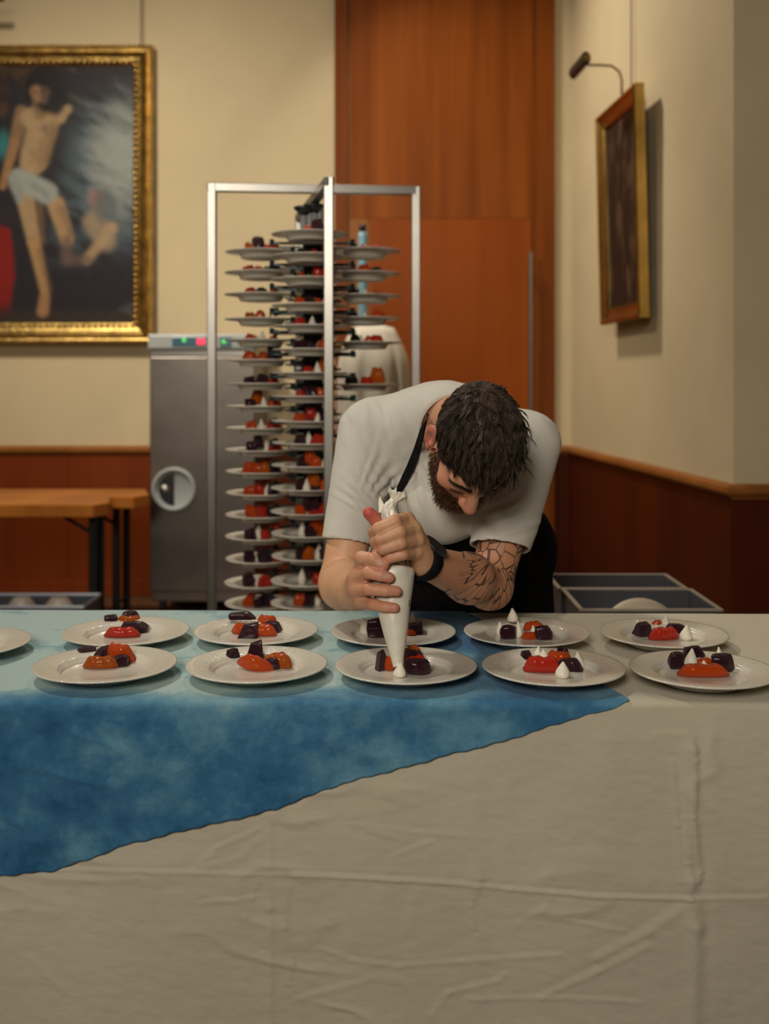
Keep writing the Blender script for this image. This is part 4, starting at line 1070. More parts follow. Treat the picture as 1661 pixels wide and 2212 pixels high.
S.chain(th, (.018, .0135, .0125, .0105), .003, .01)
# left hand: fist round the twisted neck of the bag, thumb up behind it
LH = {'index': [(878, 1122, 2.084), (853, 1127, 2.036), (817, 1142, 2.034), (806, 1150, 2.064)],
      'middle': [(893, 1144, 2.076), (863, 1150, 2.027), (822, 1165, 2.027), (809, 1171, 2.060)],
      'ring': [(899, 1169, 2.076), (866, 1174, 2.026), (828, 1186, 2.028), (814, 1192, 2.058)],
      'pinky': [(896, 1194, 2.082), (870, 1198, 2.036), (842, 1206, 2.034), (828, 1210, 2.058)]}
LR_ = {'index': (.0145, .0132, .0122, .0108), 'middle': (.0150, .0132, .0118, .0108), 'ring': (.0145, .0122, .0112, .0102), 'pinky': (.0135, .0110, .0100, .0094)}
for f, pts in LH.items():
    q = [w_(*p) for p in pts]
    S.cap(WL, q[0], .026, LR_[f][0]+.001, .012)
    S.chain(q, LR_[f], .0022, .007)
    S.ell(q[0]+A3(.003, -.006, .003), A3(.011, .011, .011), None, .006)
tl = [w_(900, 1178, 2.128), w_(862, 1150, 2.122), w_(818, 1130, 2.096), w_(797, 1108, 2.088)]
S.chain(tl, (.019, .0155, .0140, .0125), .004, .01)
# head
def HE(c, r, k=.01, op='u', R=None): S.ell(H(*c), np.array(r)*HS, HR if R is None else HR @ R, k, op)
def HCp(a, b, ra, rb, k=.008, op='u'): S.cap(H(*a), H(*b), ra*HS, rb*HS, k, op)
HE((0, -.008, .045), (.075, .098, .088), .02)
HE((0, .040, -.005), (.062, .062, .085), .02)
HE((0, .050, -.062), (.050, .046, .042), .02)
for s in (-1, 1):
    HCp((s*.056, .005, -.045), (s*.022, .078, -.090), .018, .018, .016)
    HE((s*.046, .066, -.010), (.022, .020, .018), .016)
    HCp((s*.012, .090, .030), (s*.046, .078, .034), .011, .010, .010)
    HE((s*.032, .106, .008), (.019, .016, .014), .010, 's')
    HE((s*.031, .080, .007), (.0145, .0145, .0145), .003)
    HCp((s*.020, .094, .004), (s*.042, .088, .004), .0032, .0032, .004)
    HE((s*.0125, .107, -.026), (.0085, .011, .0085), .005)
    HE((s*.0075, .112, -.0335), (.0036, .006, .0036), .002, 's')
HE((0, .082, -.090), (.022, .020, .018), .015)
HCp((0, .090, .030), (0, .121, -.018), .0085, .0125, .010); HE((0, .119, -.021), (.0135, .012, .012), .005)
HCp((-.020, .088, -.053), (.020, .088, -.053), .008, .008, .006); HCp((0, .098, -.050), (0, .098, -.050), .009, .009, .008); HCp((0, .096, -.062), (0, .096, -.062), .010, .010, .008)
HCp((-.02, .104, -.0565), (.02, .104, -.0565), .0022, .0022, .003, 's')
for s in (-1, 1):
    c, sn = math.cos(.35), math.sin(.35)*s
    Re = np.array([[c, sn, 0], [-sn, c, 0], [0, 0, 1]]).T
    HE((s*.083, -.014, .002), (.0080, .0195, .033), .004, 'u', Re)
    HE((s*.092, -.006, .004), (.0085, .0115, .021), .003, 's', Re)
    HE((s*.082, .004, -.004), (.007, .006, .008), .003, 'u')
    HE((s*.080, -.004, -.030), (.0065, .010, .010), .004, 'u')
BP, BQ = S.mesh(); BP = relax(BP, BQ, 2, .45); BN = vnormals(BP, BQ)
HL = ((BP-HO) @ HR)/HS      # head-local coordinates (right, forward, up)
isH = (np.abs(HL[:, 0]) < .12) & (HL[:, 1] > -.13) & (HL[:, 1] < .15) & (HL[:, 2] > -.125) & (HL[:, 2] < .16) & (BP[:, 1] < 2.36)
# skin colour: base, ruddier fingers, nose, ear; pale nails; left arm darker and redder than the right
base = np.array([.66, .39, .225])
Cc = np.tile(base, (len(BP), 1))
def mixc(mask, col):
    global Cc
    mask = np.clip(mask, 0, 1)[:, None]; Cc = Cc*(1-mask)+np.array(col)*mask
def near(p, r0, r1): return sstep(r1, r0, np.linalg.norm(BP-np.asarray(p), axis=1))
mt = .5+.9*(vnoise(BP[:, 0]*90+BP[:, 1]*60, BP[:, 2]*90, 1.0, 71, 3)-.5)
mixc(.5*mt, (.57, .28, .17))
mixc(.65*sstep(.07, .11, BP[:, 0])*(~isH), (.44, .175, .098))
mixc(.45*sstep(.080, .05, np.linalg.norm(BP-w_(800, 1275, 2.08), axis=1)), (.50, .20, .125))
mixc(.6*isH, (.52, .235, .145))
for D, col in ((RH, (.56, .20, .14)), (LH, (.56, .225, .145))):
    for f, pts in D.items():
        for p in pts[1:]: mixc(near(w_(*p), .006, .024)*.55, col)
        mixc(near(w_(*pts[3]), .004, .017)*.6, (.58, .17, .13))
for p in tl[2:]: mixc(near(p, .010, .026)*.9, (.48, .085, .070))
for p in (tl[3], (tl[3]+tl[2])/2): mixc(near(p, .008, .022)*.6, (.50, .080, .068))
NAILS = [((819, 1215), 2.026, 'index'), ((833, 1245), 2.017, 'middle'), ((850, 1276), 2.012, 'ring'), ((848, 1312), 2.013, 'pinky')]
for (p, y, f) in NAILS:
    c = w_(p[0], p[1], y)
    dd = np.sqrt(((BP[:, 0]-c[0])/.0072)**2+((BP[:, 2]-c[2])/.0056)**2)
    mixc(sstep(1.15, .85, dd)*(np.abs(BP[:, 1]-y) < .014)*(BN[:, 1] < -.2)*.85, (.60, .36, .29) if f in ('index', 'middle') else (.53, .24, .19))
mixc(isH*sstep(.030, .012, np.linalg.norm(HL-A3(0, .116, -.02), axis=1))*.7, (.56, .20, .14))
mixc(isH*.75*(np.abs(HL[:, 0]) > .070)*sstep(.045, .030, np.linalg.norm((HL-A3(0, -.012, 0))*A3(0, 1, 1), axis=1)), (.52, .140, .105))
mixc(isH*.45*sstep(.040, .015, np.linalg.norm((HL-A3(.043, .07, -.012)), axis=1)), (.50, .18, .12))
mixc(isH*.8*sstep(.006, .002, np.abs(HL[:, 2]+.0565))*(np.abs(HL[:, 0]) < .024)*(HL[:, 1] > .09), (.28, .07, .06))
# tattoo: surface coordinates along and round the left arm
def arm_uv(a, b, ref):
    d = (b-a); L = np.linalg.norm(d); d = d/L; q = BP-a; t = q @ d
    e1 = np.cross(d, ref); e1 /= np.linalg.norm(e1); e2 = np.cross(d, e1)
    return t, np.arctan2(q @ e2, q @ e1), np.linalg.norm(q-t[:, None]*d, axis=1), L
t1, a1, r1, L1_ = arm_uv(EL, SL, A3(1, .2, 0)); t2, a2, r2, L2_ = arm_uv(EL, WL, A3(0, .3, 1))
up = (r1 < .075) & (t1 > .030) & (t1 < L1_) & (BP[:, 0] > .10)
fo = (r2 < .075) & (t2 > -.06) & (t2 < L2_*.66+.018*np.sin(a2*5)) & ~up & (BP[:, 0] > .10) & (BP[:, 2] < .99)
INK = np.zeros((len(BP), 4), np.float32)
INK[up, 0] = a1[up]*.055*30; INK[up, 1] = t1[up]*30; INK[up, 3] = 1
# forearm feathers fan out from the crook of the elbow
pv = w_(1042, 1196, 2.30); g = BP-pv
ang = np.arctan2(-g[:, 2], -g[:, 0]+.02); rad = np.hypot(g[:, 0], g[:, 2])
INK[fo, 0] = ang[fo]*6.5+rad[fo]*16; INK[fo, 1] = rad[fo]*20; INK[fo, 2] = 7; INK[fo, 3] = 1
me = np_mesh('body', BP-mo, BQ)
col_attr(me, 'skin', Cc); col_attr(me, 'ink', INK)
def skin():
    m, nt, b = nodes('skin')
    a = nt.nodes.new('ShaderNodeVertexColor'); a.layer_name = 'skin'
    k = nt.nodes.new('ShaderNodeAttribute'); k.attribute_name = 'ink'
    vo = nt.nodes.new('ShaderNodeTexVoronoi'); vo.feature = 'DISTANCE_TO_EDGE'; vo.inputs['Scale'].default_value = 1.0
    vo.inputs['Randomness'].default_value = .75
    nt.links.new(k.outputs['Vector'], vo.inputs['Vector'])
    r = ramp(nt, vo.outputs['Distance'], [(.030, (1, 1, 1)), (.060, (0, 0, 0))])
    mu = nt.nodes.new('ShaderNodeMath'); mu.operation = 'MULTIPLY'
    nt.links.new(r, mu.inputs[0]); nt.links.new(k.outputs['Alpha'], mu.inputs[1])
    m2 = nt.nodes.new('ShaderNodeMath'); m2.operation = 'MULTIPLY'; m2.inputs[1].default_value = .85
    nt.links.new(mu.outputs[0], m2.inputs[0])
    mx = nt.nodes.new('ShaderNodeMix'); mx.data_type = 'RGBA'
    nt.links.new(m2.outputs[0], mx.inputs['Factor']); nt.links.new(a.outputs[0], mx.inputs['A']); mx.inputs['B'].default_value = (.028, .024, .026, 1)
    nt.links.new(mx.outputs['Result'], b.inputs['Base Color'])
    b.inputs['Roughness'].default_value = .48; b.inputs['Specular IOR Level'].default_value = .4
    b.inputs['Subsurface Weight'].default_value = .12; b.inputs['Subsurface Radius'].default_value = (.012, .005, .003); b.inputs['Subsurface Scale'].default_value = .6
    v = coords(nt); bump(nt, b, noise(nt, v, 420, 3), .18, .0012); bump(nt, b, noise(nt, v, 90, 3), .12, .002)
    return m
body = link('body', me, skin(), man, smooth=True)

# ---- hair and beard grown from the head surface
rs = np.random.default_rng(3)
def strand_mesh(G, rad0, rad1):
    """G: (n, k, 3) strand paths -> three-sided tapering tubes"""
    n, k, _ = G.shape
    d = np.gradient(G, axis=1); d /= np.maximum(np.linalg.norm(d, axis=2, keepdims=True), 1e-9)
    a = np.cross(d, A3(.3, .5, .8)); a /= np.maximum(np.linalg.norm(a, axis=2, keepdims=True), 1e-9); b = np.cross(d, a)
    r = (rad0+(rad1-rad0)*np.linspace(0, 1, k)**1.5)[None, :, None]
    V = np.stack([G+r*(a*math.cos(t)+b*math.sin(t)) for t in (0, 2.094, 4.189)], 2)     # n,k,3,3
    ix = np.arange(n*k*3).reshape(n, k, 3)
    Q = [np.stack([ix[:, :-1, i], ix[:, :-1, (i+1) % 3], ix[:, 1:, (i+1) % 3], ix[:, 1:, i]], -1).reshape(-1, 4) for i in range(3)]
    return V.reshape(-1, 3), np.concatenate(Q)
hl_b = np.array([-.13, -.085, -.05, -.022, -.005, .012, .022, .036, .052, .075, .10])
hl_c = np.array([-.040, -.032, -.020, .020, .036, .030, -.008, .012, .060, .076, .080])
scalp = isH & (HL[:, 2] > np.interp(HL[:, 1], hl_b, hl_c)) & (HL[:, 1] < .1) & ((np.linalg.norm((HL-A3(0, -.014, .002))*A3(0, 1/.024, 1/.036), axis=1) > 1) | (np.abs(HL[:, 0]) < .07))
CR = A3(.004, -.072, .105)      # whorl, head-local
def cran_out(p, off):
    """push points out of the skull by at least off"""
    q = ((p-HO) @ HR)/HS; c = A3(0, -.008, .045); r = A3(.075, .098, .088)+off
    s = np.linalg.norm((q-c)/r, axis=-1); k = np.where(s < 1, 1/np.maximum(s, 1e-6), 1)[..., None]
    q2 = c+(q-c)*k
    return HO+HS*(q2 @ HR.T)
def grow(roots, nrm_, length, k, lift, grav, jit, off, flow_fn):
    p = roots.copy(); path = [p.copy()]; n = len(p)
    fl = flow_fn(roots); fl -= nrm_*(fl*nrm_).sum(1, keepdims=True); fl /= np.maximum(np.linalg.norm(fl, axis=1, keepdims=True), 1e-6)
    d = fl*(1-lift)[:, None]+nrm_*lift[:, None]+rs.normal(0, jit, (n, 3))
    for i in range(k):
        d = d/np.linalg.norm(d, axis=1, keepdims=True)
        p = p+d*(length/k)[:, None]
        p = cran_out(p, off*(.35+.65*min(1, (i+1)/3)))
        path.append(p.copy()); d = (p-path[-2]); d /= np.maximum(np.linalg.norm(d, axis=1, keepdims=True), 1e-9)
        q = ((p-HO) @ HR)/HS-A3(0, -.008, .045); nn = (q/A3(.075, .098, .088)**2); nn = nn @ HR.T; nn /= np.linalg.norm(nn, axis=1, keepdims=True)
        d = d-nn*.16+A3(0, 0, -1)*grav+rs.normal(0, jit*.35, (n, 3))
    return np.stack(path, 1)
def flow_hair(P):
    q = ((P-HO) @ HR)/HS; f = q-CR; return f @ HR.T
ids = np.flatnonzero(scalp)
gi = rs.choice(ids, 1500, replace=False)
hloc = HL[gi]; top = sstep(.03, .09, hloc[:, 2])*sstep(-.09, -.02, hloc[:, 1])
front = sstep(.02, .07, hloc[:, 1])*sstep(.04, .07, hloc[:, 2])
length = (.019+.027*top+.016*front*sstep(.03, -.01, hloc[:, 0]))*rs.uniform(.75, 1.2, len(gi))
lift = np.clip(.20+.22*top+rs.normal(0, .08, len(gi)), .06, .65)
G = grow(BP[gi], BN[gi], length, 8, lift, .05, .16, .004, flow_hair)
ch = 10
gidx = np.repeat(np.arange(len(gi)), ch)
from mathutils.kdtree import KDTree
kt = KDTree(len(gi))
for i, g_ in enumerate(gi): kt.insert(BP[g_], i)
kt.balance()
sel = rs.choice(ids, len(gi)*ch)
own = np.array([kt.find(BP[s])[1] for s in sel])
sN = 9
sfrac = np.linspace(0, 1, sN)[None, :, None]
off0 = (BP[sel]-BP[gi[own]])[:, None, :]
lenj = rs.uniform(.7, 1.12, len(sel))
Gc = G[own]
# shorten or lengthen child strands along the guide
tt_ = np.clip(np.linspace(0, 1, sN)[None, :]*lenj[:, None], 0, 1)*(sN-1); i0 = np.floor(tt_).astype(int).clip(0, sN-2); fr_ = (tt_-i0)[..., None]
ar = np.arange(len(sel))[:, None]
Gc = Gc[ar, i0]*(1-fr_)+Gc[ar, i0+1]*fr_
Gc = Gc+off0*(1-.55*sfrac)+np.cumsum(rs.normal(0, .00045, Gc.shape), axis=1)
Gc[:, 1:] = cran_out(Gc[:, 1:], .0028)
HV, HQ = strand_mesh(Gc, .00062, .0002)
# scalp shell under the strands
hs = SDF(H(0, 0, 0)-.24, H(0, 0, 0)+.24, .004)
hs.ell(H(0, -.008, .045), (A3(.075, .098, .088)+.0045)*HS, HR, 0)
bl = hs.block(hs.lo, hs.lo+.48); sl, X, Y, Z = bl
q = [(X-HO[0])*HR[0, i]+(Y-HO[1])*HR[1, i]+(Z-HO[2])*HR[2, i] for i in range(3)]
lim = np.interp((q[1]/HS).ravel(), hl_b, hl_c+.006).reshape(q[1].shape).astype(np.float32)
hs.V = np.maximum(hs.V, (lim-q[2]/HS)*.8)
cP, cQ = hs.mesh(); cP = relax(cP, cQ, 2)
def hairmat(name, c1, c2):
    m, nt, b = nodes(name)
    f = noise(nt, coords(nt), 60, 3)
    nt.links.new(ramp(nt, f, [(.35, c1), (.65, c2)]), b.inputs['Base Color'])
    b.inputs['Roughness'].default_value = .50; b.inputs['Specular IOR Level'].default_value = .35
    return m
M_hair = hairmat('hair_brown', (.016, .010, .0065), (.070, .044, .029)); M_beard = hairmat('beard_brown', (.045, .018, .008), (.13, .055, .024))
put_man('hair', np.concatenate([cP, HV]), np.concatenate([cQ, HQ+len(cP)]), M_hair)
# beard
bb_b = np.array([-.01, .012, .022, .036, .050, .062, .080, .095, .13])
bb_c = np.array([-.20, -.20, -.004, -.020, -.038, -.042, -.040, -.034, -.034])
bm_ = isH & (HL[:, 2] < np.interp(HL[:, 1], bb_b, bb_c)) & (HL[:, 1] > .004) & (HL[:, 2] > -.118) & ~((np.abs(HL[:, 0]) < .019) & (np.abs(HL[:, 2]+.0565) < .008) & (HL[:, 1] > .09)) & ~((HL[:, 2] > -.040) & (np.abs(HL[:, 0]) < .028) & (HL[:, 1] > .085))
sd_ = isH & (np.abs(HL[:, 0]) > .05) & (HL[:, 1] > .010) & (HL[:, 1] < .034) & (HL[:, 2] < .035) & (HL[:, 2] > -.05)
bi = rs.choice(np.flatnonzero(bm_ | sd_), 6500)
bl_ = (.007+.011*sstep(-.04, -.09, HL[bi, 2]))*rs.uniform(.6, 1.2, len(bi))
def flow_beard(P):
    return np.tile(-HR[:, 2]*.8+HR[:, 1]*.25, (len(P), 1))
def grow_simple(r, n_, L, lift, jit, flow):
    f = flow(r); f -= n_*(f*n_).sum(1, keepdims=True); f /= np.maximum(np.linalg.norm(f, axis=1, keepdims=True), 1e-6)
    d = f*(1-lift)+n_*lift+rs.normal(0, jit, r.shape); d /= np.linalg.norm(d, axis=1, keepdims=True)
    path = [r-n_*.0006]; p = r
    for i in range(4):
        p = p+d*(L/4)[:, None]; d = d+f*.12+A3(0, 0, -.05); d /= np.linalg.norm(d, axis=1, keepdims=True); path.append(p)
    return np.stack(path, 1)
bV, bQ = strand_mesh(grow_simple(BP[bi], BN[bi], bl_, .52, .24, flow_beard), .00062, .00025)
put_man('beard', bV, bQ, M_beard)
eb = isH & (np.abs(np.abs(HL[:, 0])-.031) < .021) & (np.abs(HL[:, 2]-(.030-.10*(np.abs(HL[:, 0])-.031)**1)) < .0052) & (HL[:, 1] > .06)
ei = rs.choice(np.flatnonzero(eb), 420)
sg_ = np.sign(HL[ei, 0])[:, None]
eV, eQ = strand_mesh(grow_simple(BP[ei], BN[ei], rs.uniform(.006, .011, len(ei)), .28, .15, lambda r: HR[:, 0][None, :]*sg_+.3*HR[:, 2][None, :]), .0005, .0002)
put_man('eyebrows', eV, eQ, M_hair)
el = isH & (np.abs(np.abs(HL[:, 0])-.031) < .013) & (np.abs(HL[:, 2]-.003) < .0022) & (HL[:, 1] > .085)
if el.sum() > 10:
    li = rs.choice(np.flatnonzero(el), 160)
    lV, lQ = strand_mesh(grow_simple(BP[li], BN[li], rs.uniform(.005, .008, len(li)), .6, .08, lambda r: np.tile(-HR[:, 2], (len(r), 1))), .0004, .00015)
    put_man('eyelashes', lV, lQ, M_hair)

# ---- t-shirt
T_ = SDF((-.22, 2.10, .78), (.52, 3.06, 1.38), .0042)
T_.ell(A3(.150, 2.565, 1.122), A3(.180, .275, .122), TR, .02)
T_.ell(A3(.145, 2.60, 1.178), A3(.15, .17, .112), TR, .06)
T_.ell(A3(.215, 2.80, .975), A3(.165, .19, .125), TR, .06)
T_.cap(SR+A3(.03, .02, .0), SL+A3(-.025, .02, -.004), .074, .074, .06)
T_.ell(A3(.135, 2.46, 1.04), A3(.105, .09, .10), None, .05)        # loose cloth hanging from the chest
def sleeve(Sh, El, t, r0, r1, arm_r, dirt=(0, 0, 0)):
    e = Sh+(El-Sh)*t; n = (El-Sh)/np.linalg.norm(El-Sh)+A3(*dirt); n /= np.linalg.norm(n)
    T_.cap(Sh, Sh+(El-Sh)*(t+.15), r0, r1, .03, 'u', (e, n))
    T_.cap(Sh+(El-Sh)*(t-.10), Sh+(El-Sh)*(t+.3), arm_r, arm_r, .004, 's')
    # keep everything past the hem open
    return e, n
sleeve(SR, ER_, .745, .073, .0585, .0535, (0, 0, -.25)); sleeve(SL, EL, .745, .075, .066, .060, (.15, 0, -.2))
hd_ = H(0, 0, 0)
T_.cap(NECK+A3(0, .055, -.012), NECK+(hd_-NECK)*.6+A3(0, 0, .0), .066, .080, .008, 's')
TP, TQ = T_.mesh(); TP = relax(TP, TQ, 3, .5); TN = vnormals(TP, TQ)
# cloth wrinkles: long soft folds pulled from the armpits and down the chest
dsp = .0040*(vnoise(TP[:, 0]*9+TP[:, 2]*7, TP[:, 1]*9-TP[:, 2]*9, 1.0, 81, 3, 1.6, .8)-.5)+.0022*(vnoise(TP[:, 0]*26+TP[:, 2]*14, TP[:, 1]*16, 1.0, 82, 3)-.5)
def folds(p, q_, k, amp, wd, fan):
    """k ridges radiating from p towards q_"""
    global dsp
    p = np.asarray(p); d = np.asarray(q_)-p; L = np.linalg.norm(d); d = d/L
    e = np.cross(d, A3(0, -1, 0)); e /= np.linalg.norm(e); g = TP-p; t = g @ d; s = g @ e
    f = sstep(-.005, .03, t)*sstep(L, L*.35, t)*(np.abs(g[:, 1]) < .30)
    ph = s/(wd*(1+fan*np.maximum(t, 0)/L))+.9*(vnoise(g[:, 0]*14+g[:, 2]*5, g[:, 2]*14, 1.0, 91, 2)-.5)
    dsp += .62*amp*f*(.35+1.1*vnoise(g[:, 0]*22, g[:, 2]*22, 1.0, 92, 2))*np.cos(ph*2*PI)*sstep(k*.5+.2, k*.5-.3, np.abs(ph))
folds(w_(812, 1075, 2.45), w_(900, 930, 2.45), 5, .0045, .018, 1.2)
folds(w_(812, 1080, 2.45), w_(735, 1010, 2.45), 5, .0035, .016, 1.0)
folds(w_(870, 1010, 2.43), w_(905, 1160, 2.40), 5, .0045, .022, .6)
folds(w_(780, 880, 2.5), w_(830, 1020, 2.45), 4, .0022, .026, .4)
folds(w_(1040, 1120, 2.4), w_(1170, 1040, 2.4), 5, .0035, .020, 1.0)
TP = TP+TN*dsp[:, None]
M_tee = linen('white_jersey', (.55, .535, .485), (.60, .585, .53), .9)
tee = put_man('tshirt', TP, TQ, M_tee)

# ---- trousers and shoes
U = SDF((-.05, 2.55, -.02), (.56, 3.20, 1.06), .009)
U.ell(A3(.228, 2.86, .92), A3(.200, .17, .13), TR, .03)
U.cap(A3(.14, 2.88, .86), A3(.33, 2.88, .86), .135, .135, .05)
for s, hx in ((-1, .135), (1, .335)):
    U.cap((hx, 2.88, .84), (hx-.005, 2.85, .48), .105, .075, .04); U.cap((hx-.005, 2.85, .48), (hx, 2.93, .07), .075, .060, .03)
UP, UQ = U.mesh(); put_man('trousers', relax(UP, UQ, 2), UQ, M_black)
for hx in (.135, .335):
    K = SDF((hx-.09, 2.68, -.02), (hx+.09, 3.06, .16), .006)
    K.cap((hx, 2.95, .05), (hx, 2.78, .035), .046, .038, .02); K.cap((hx, 2.94, .06), (hx, 2.94, .10), .05, .05, .02)
    bl = K.block(K.lo, K.lo+.6); sl, X, Y, Z = bl; K.V = np.maximum(K.V, np.broadcast_to(-(Z-.002), K.V.shape).astype(np.float32))
    kP, kQ = K.mesh(); put_man('shoe', relax(kP, kQ, 1), kQ, M_dark)

# ---- apron: bib sagging below the chest, skirt in front of the trousers, neck strap
body_bvh = BVHTree.FromPolygons([tuple(p) for p in TP], [tuple(q) for q in TQ])
na, nb = 60, 70
ua = np.linspace(-1, 1, na)
tx_px = np.interp(ua, [-1, -.80, -.62, -.40, -.1, .2, .5, 1], [800, 808, 852, 884, 912, 960, 1010, 1100])
tx_py = np.interp(ua, [-1, -.80, -.62, -.40, -.1, .2, .5, 1], [1205, 1168, 1105, 1142, 1171, 1160, 1130, 1120])
AP = np.zeros((na, nb, 3))
for i in range(na):
    top = w_(tx_px[i], tx_py[i], 2.43)
    u_ = ua[i]
    wx = .225+u_*.225; wy = 2.655+.16*u_*u_
    for j in range(nb):
        v = j/(nb-1)
        if v < .4:
            s = v/.4; z = top[2]*(1-s)+.80*s; yy = top[1]*(1-s**.8)+wy*s**.8; xx = top[0]*(1-s)+wx*s
        else:
            s = (v-.4)/.6; z = .80*(1-s)+.30*s; yy = wy+.02*s; xx = wx+u_*.02*s
        AP[i, j] = (xx+.006*math.sin(9*v+7*u_), yy+.008*math.sin(14*u_+4*v), z)
am = grid_mesh('apron', AP-mo)
apron = link('apron', am, M_black, man, smooth=True, solid=.0025)
def ribbon(path, wdt, thick):
    vs = []
    for i, (p, n_) in enumerate(path):
        d = (path[min(i+1, len(path)-1)][0]-path[max(i-1, 0)][0]).normalized(); s = d.cross(n_).normalized()
        wd = wdt[i] if isinstance(wdt, list) else wdt
        for a, b in ((-1, 0), (1, 0), (1, 1), (-1, 1)): vs.append(p+s*a*wd/2+n_*(b*thick))
    m = len(path); fs = [(i*4+k, i*4+(k+1) % 4, (i+1)*4+(k+1) % 4, (i+1)*4+k) for i in range(m-1) for k in range(4)]
    return MB().add(vs, fs+[(3, 2, 1, 0), ((m-1)*4, (m-1)*4+1, (m-1)*4+2, (m-1)*4+3)])
skin_bvh = BVHTree.FromPolygons([tuple(p) for p in BP], [tuple(q) for q in BQ])
def on_cloth(px, py, lift=.007):
    o_ = Vector((0, 0, CZ)); d = (W(px, py, 1.0)-o_).normalized(); best = None
    for bv in (body_bvh, skin_bvh):
        h = bv.ray_cast(o_, d)
        if h[0] is not None and (best is None or h[3] < best[2]): best = (h[0], h[1], h[3])
    return (best[0]+best[1]*lift, best[1]) if best else None
sp = []
for (px, py) in ((934, 897), (927, 912), (920, 930), (914, 947), (907, 965), (899, 985), (890, 1008), (880, 1032), (870, 1056), (860, 1080), (852, 1104)):
    h = on_cloth(px, py)
    if h: sp.append(h)
apn = sp
# smooth normals and positions a little
sp = [(sum((sp[min(max(i+k, 0), len(sp)-1)][0] for k in (-1, 0, 1)), Vector())/3, sum((sp[min(max(i+k, 0), len(sp)-1)][1] for k in (-2, -1, 0, 1, 2)), Vector()).normalized()) for i in range(len(sp))]
mov = Vector(man.location)
st = ribbon([(p-mov, n_) for p, n_ in sp], [.014+.008*i/len(sp) for i in range(len(sp))], .004)
st.build('apron_strap', M_black, apron)

# ---- watch
wd_ = (WL-EL)/np.linalg.norm(WL-EL); wc_ = WL+wd_*.004
Rm = Vector(wd_).to_track_quat('Z', 'Y').to_matrix().to_4x4(); Mw = Matrix.Translation(Vector(wc_)-mov) @ Rm
wt = MB().lathe([(.0345, -.016), (.0385, -.015), (.0395, 0), (.0385, .015), (.0345, .016), (.034, 0), (.0345, -.016)], 40, Mw).build('watch', M_black, man, smooth=True)
cdir = (Vector((.05, -.6, .75))); cdir = (cdir-Vector(wd_)*cdir.dot(Vector(wd_))).normalized()
Mc = Matrix.Translation(Vector(wc_)-mov+cdir*.034) @ cdir.to_track_quat('Z', 'Y').to_matrix().to_4x4()
MB().lathe([(0, 0), (.027, 0), (.0285, .003), (.0285, .008), (.026, .010), (.023, .0095), (0, .0095)], 36, Mc).build('watch_case', M_dark, wt, smooth=False)
kd = Vector((-.3, -.3, 1)); kd = (kd-Vector(wd_)*kd.dot(Vector(wd_))).normalized()
MB().box((-.008, -.006, 0), (.008, .006, .005), Matrix.Translation(Vector(wc_)-mov+kd*.0375) @ kd.to_track_quat('Z', 'Y').to_matrix().to_4x4()).build('buckle', M_steel, wt, bevel=.001)

# ------------------------------------------------------------------ piping bag
ST = [(861, 1441, 2.018, 11.5), (860, 1432, 2.021, 12.5), (858, 1418, 2.025, 14.5), (855, 1380, 2.037, 23.5), (851, 1330, 2.053, 32.5), (848.5, 1285, 2.068, 41), (847, 1252, 2.079, 47.5), (846, 1234, 2.085, 48.5),
      (846.5, 1222, 2.088, 43), (848, 1213, 2.089, 30), (850, 1200, 2.084, 21), (851, 1165, 2.072, 20), (849, 1135, 2.070, 18), (843, 1115, 2.072, 17.5), (840, 1103, 2.075, 17), (844, 1092, 2.079, 13), (848, 1085, 2.081, 8.5), (851, 1081, 2.082, 8), (855, 1074, 2.084, 14), (859, 1066, 2.087, 22)]
Cn = [w_(a, b, y) for a, b, y, h in ST]; Rn = [h*y/F for a, b, y, h in ST]
cs = np.array(Cn); rs_ = np.array(Rn)
ti = np.linspace(0, len(ST)-1, 96); idx0 = np.arange(len(ST))
cI = np.stack([np.interp(ti, idx0, cs[:, i]) for i in range(3)], 1); rI = np.interp(ti, idx0, rs_)
for _ in range(3):
    cI[1:-1] = (cI[:-2]+2*cI[1:-1]+cI[2:])/4; rI[1:-1] = (rI[:-2]+2*rI[1:-1]+rI[2:])/4
NB = 72; PB = np.zeros((NB+1, len(ti), 3))
for i in range(len(ti)):
    d = cI[min(i+1, len(ti)-1)]-cI[max(i-1, 0)]; d /= np.linalg.norm(d)
    a = np.cross(d, A3(0, 1, 0)); a /= np.linalg.norm(a); b = np.cross(d, a)
    for k in range(NB+1):
        t = 2*PI*k/NB; r = rI[i]; q = ti[i]
        if q > 8: r *= 1+.07*math.sin(5*t+q*1.6)*min(1, (q-8)/2)+.03*math.sin(9*t-q*2.2)*min(1, (q-8)/2)
        if q > 17: r *= 1+.10*math.sin(6*t)*(q-17)/2+.06*math.sin(11*t+1)*(q-17)/2
        if 6 < q < 9: r *= 1+.02*math.sin(7*t)
        h = .0035*math.sin(7*t+.5)*max(0, (q-18))+.002*math.sin(13*t)*max(0, q-18)
        PB[k, i] = cI[i]+(a*math.cos(t)+b*math.sin(t))*r-d*(-h)
bag_o = empty('piping_bag', tuple(cI[0]), 'translucent white piping bag of cream held upright in the man\'s hands', 'bag')
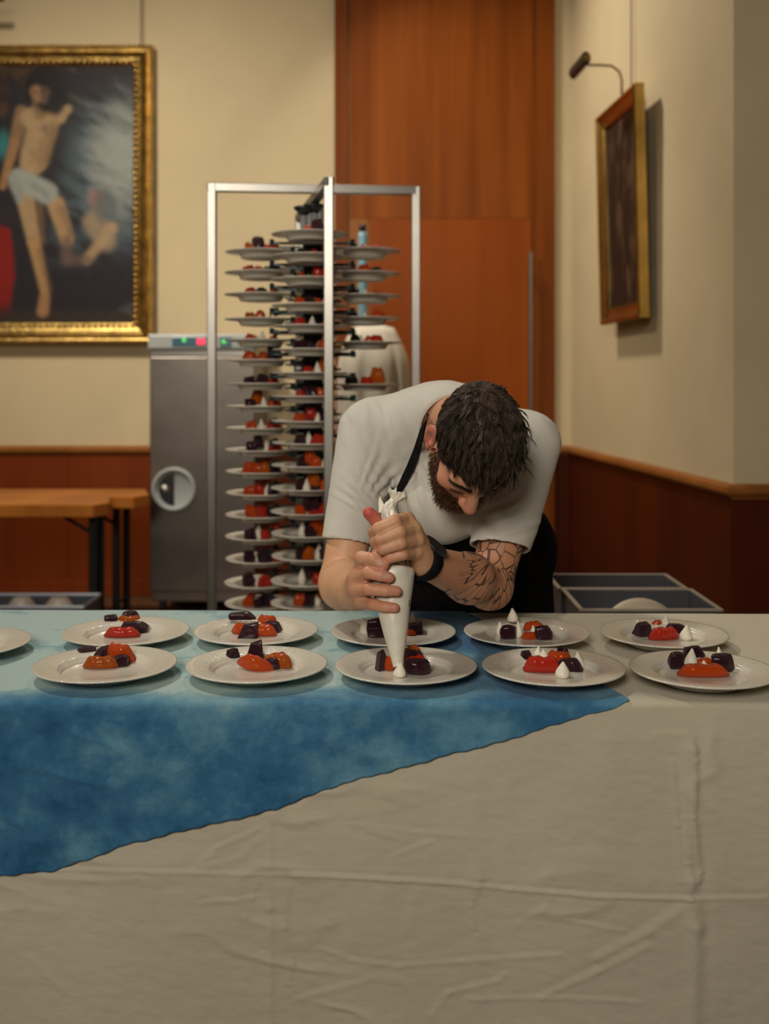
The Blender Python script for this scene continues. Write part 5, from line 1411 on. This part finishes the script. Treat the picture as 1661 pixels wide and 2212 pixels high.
bo = np.array(bag_o.location)
def bagmat():
    m, nt, b = nodes('bag_film')
    b.inputs['Base Color'].default_value = (.70, .665, .54, 1); b.inputs['Roughness'].default_value = .32
    b.inputs['Subsurface Weight'].default_value = .25; b.inputs['Subsurface Radius'].default_value = (.012, .010, .007); b.inputs['Subsurface Scale'].default_value = .5
    b.inputs['Coat Weight'].default_value = .25; b.inputs['Coat Roughness'].default_value = .2
    v = coords(nt); bump(nt, b, noise(nt, v, 28, 4), .25, .006); bump(nt, b, noise(nt, v, 160, 3), .15, .002)
    f = noise(nt, coords(nt), 50, 4); nt.links.new(ramp(nt, f, [(.3, (.76, .715, .58)), (.7, (.84, .80, .68))]), b.inputs['Base Color'])
    return m
M_bag = bagmat()
bgm = grid_mesh('bag', PB-bo)
link('bag_film', bgm, M_bag, bag_o, smooth=True, solid=.0008)
fl = MB(); f0 = [w_(818, 1108, 2.085), w_(833, 1106, 2.085), w_(830, 1090, 2.088), w_(820, 1070, 2.09), w_(817, 1086, 2.089)]
f0 = [Vector(p-bo) for p in f0]; dy = Vector((0, .004, 0))
fl.add(f0+[p+dy for p in f0], [(0, 1, 2, 3, 4), (9, 8, 7, 6, 5)]+[(i, (i+1) % 5, 5+(i+1) % 5, 5+i) for i in range(5)])
fl.build('bag_corner', M_bag, bag_o, bevel=.001)
# small printed mark low on the bag's right side
def on_bag(px, py):
    bv = BVHTree.FromPolygons([tuple(p) for p in PB.reshape(-1, 3)], [tuple(q.vertices) for q in bgm.polygons])
    o_ = Vector((0, 0, CZ)); h = bv.ray_cast(o_, (W(px, py, 1.0)-o_).normalized()); return h
mk = MB()
for (px, py) in ((884, 1298), (884, 1303), (883, 1308)):
    h = on_bag(px, py)
    if h[0] is not None:
        Mx = Matrix.Translation(h[0]+h[1]*.0003-Vector(bo)) @ h[1].to_track_quat('Z', 'Y').to_matrix().to_4x4()
        mk.box((-.0016, -.0018, 0), (.0016, .0018, .0006), Mx)
if mk.v: mk.build('printed_mark', M_dark, bag_o)
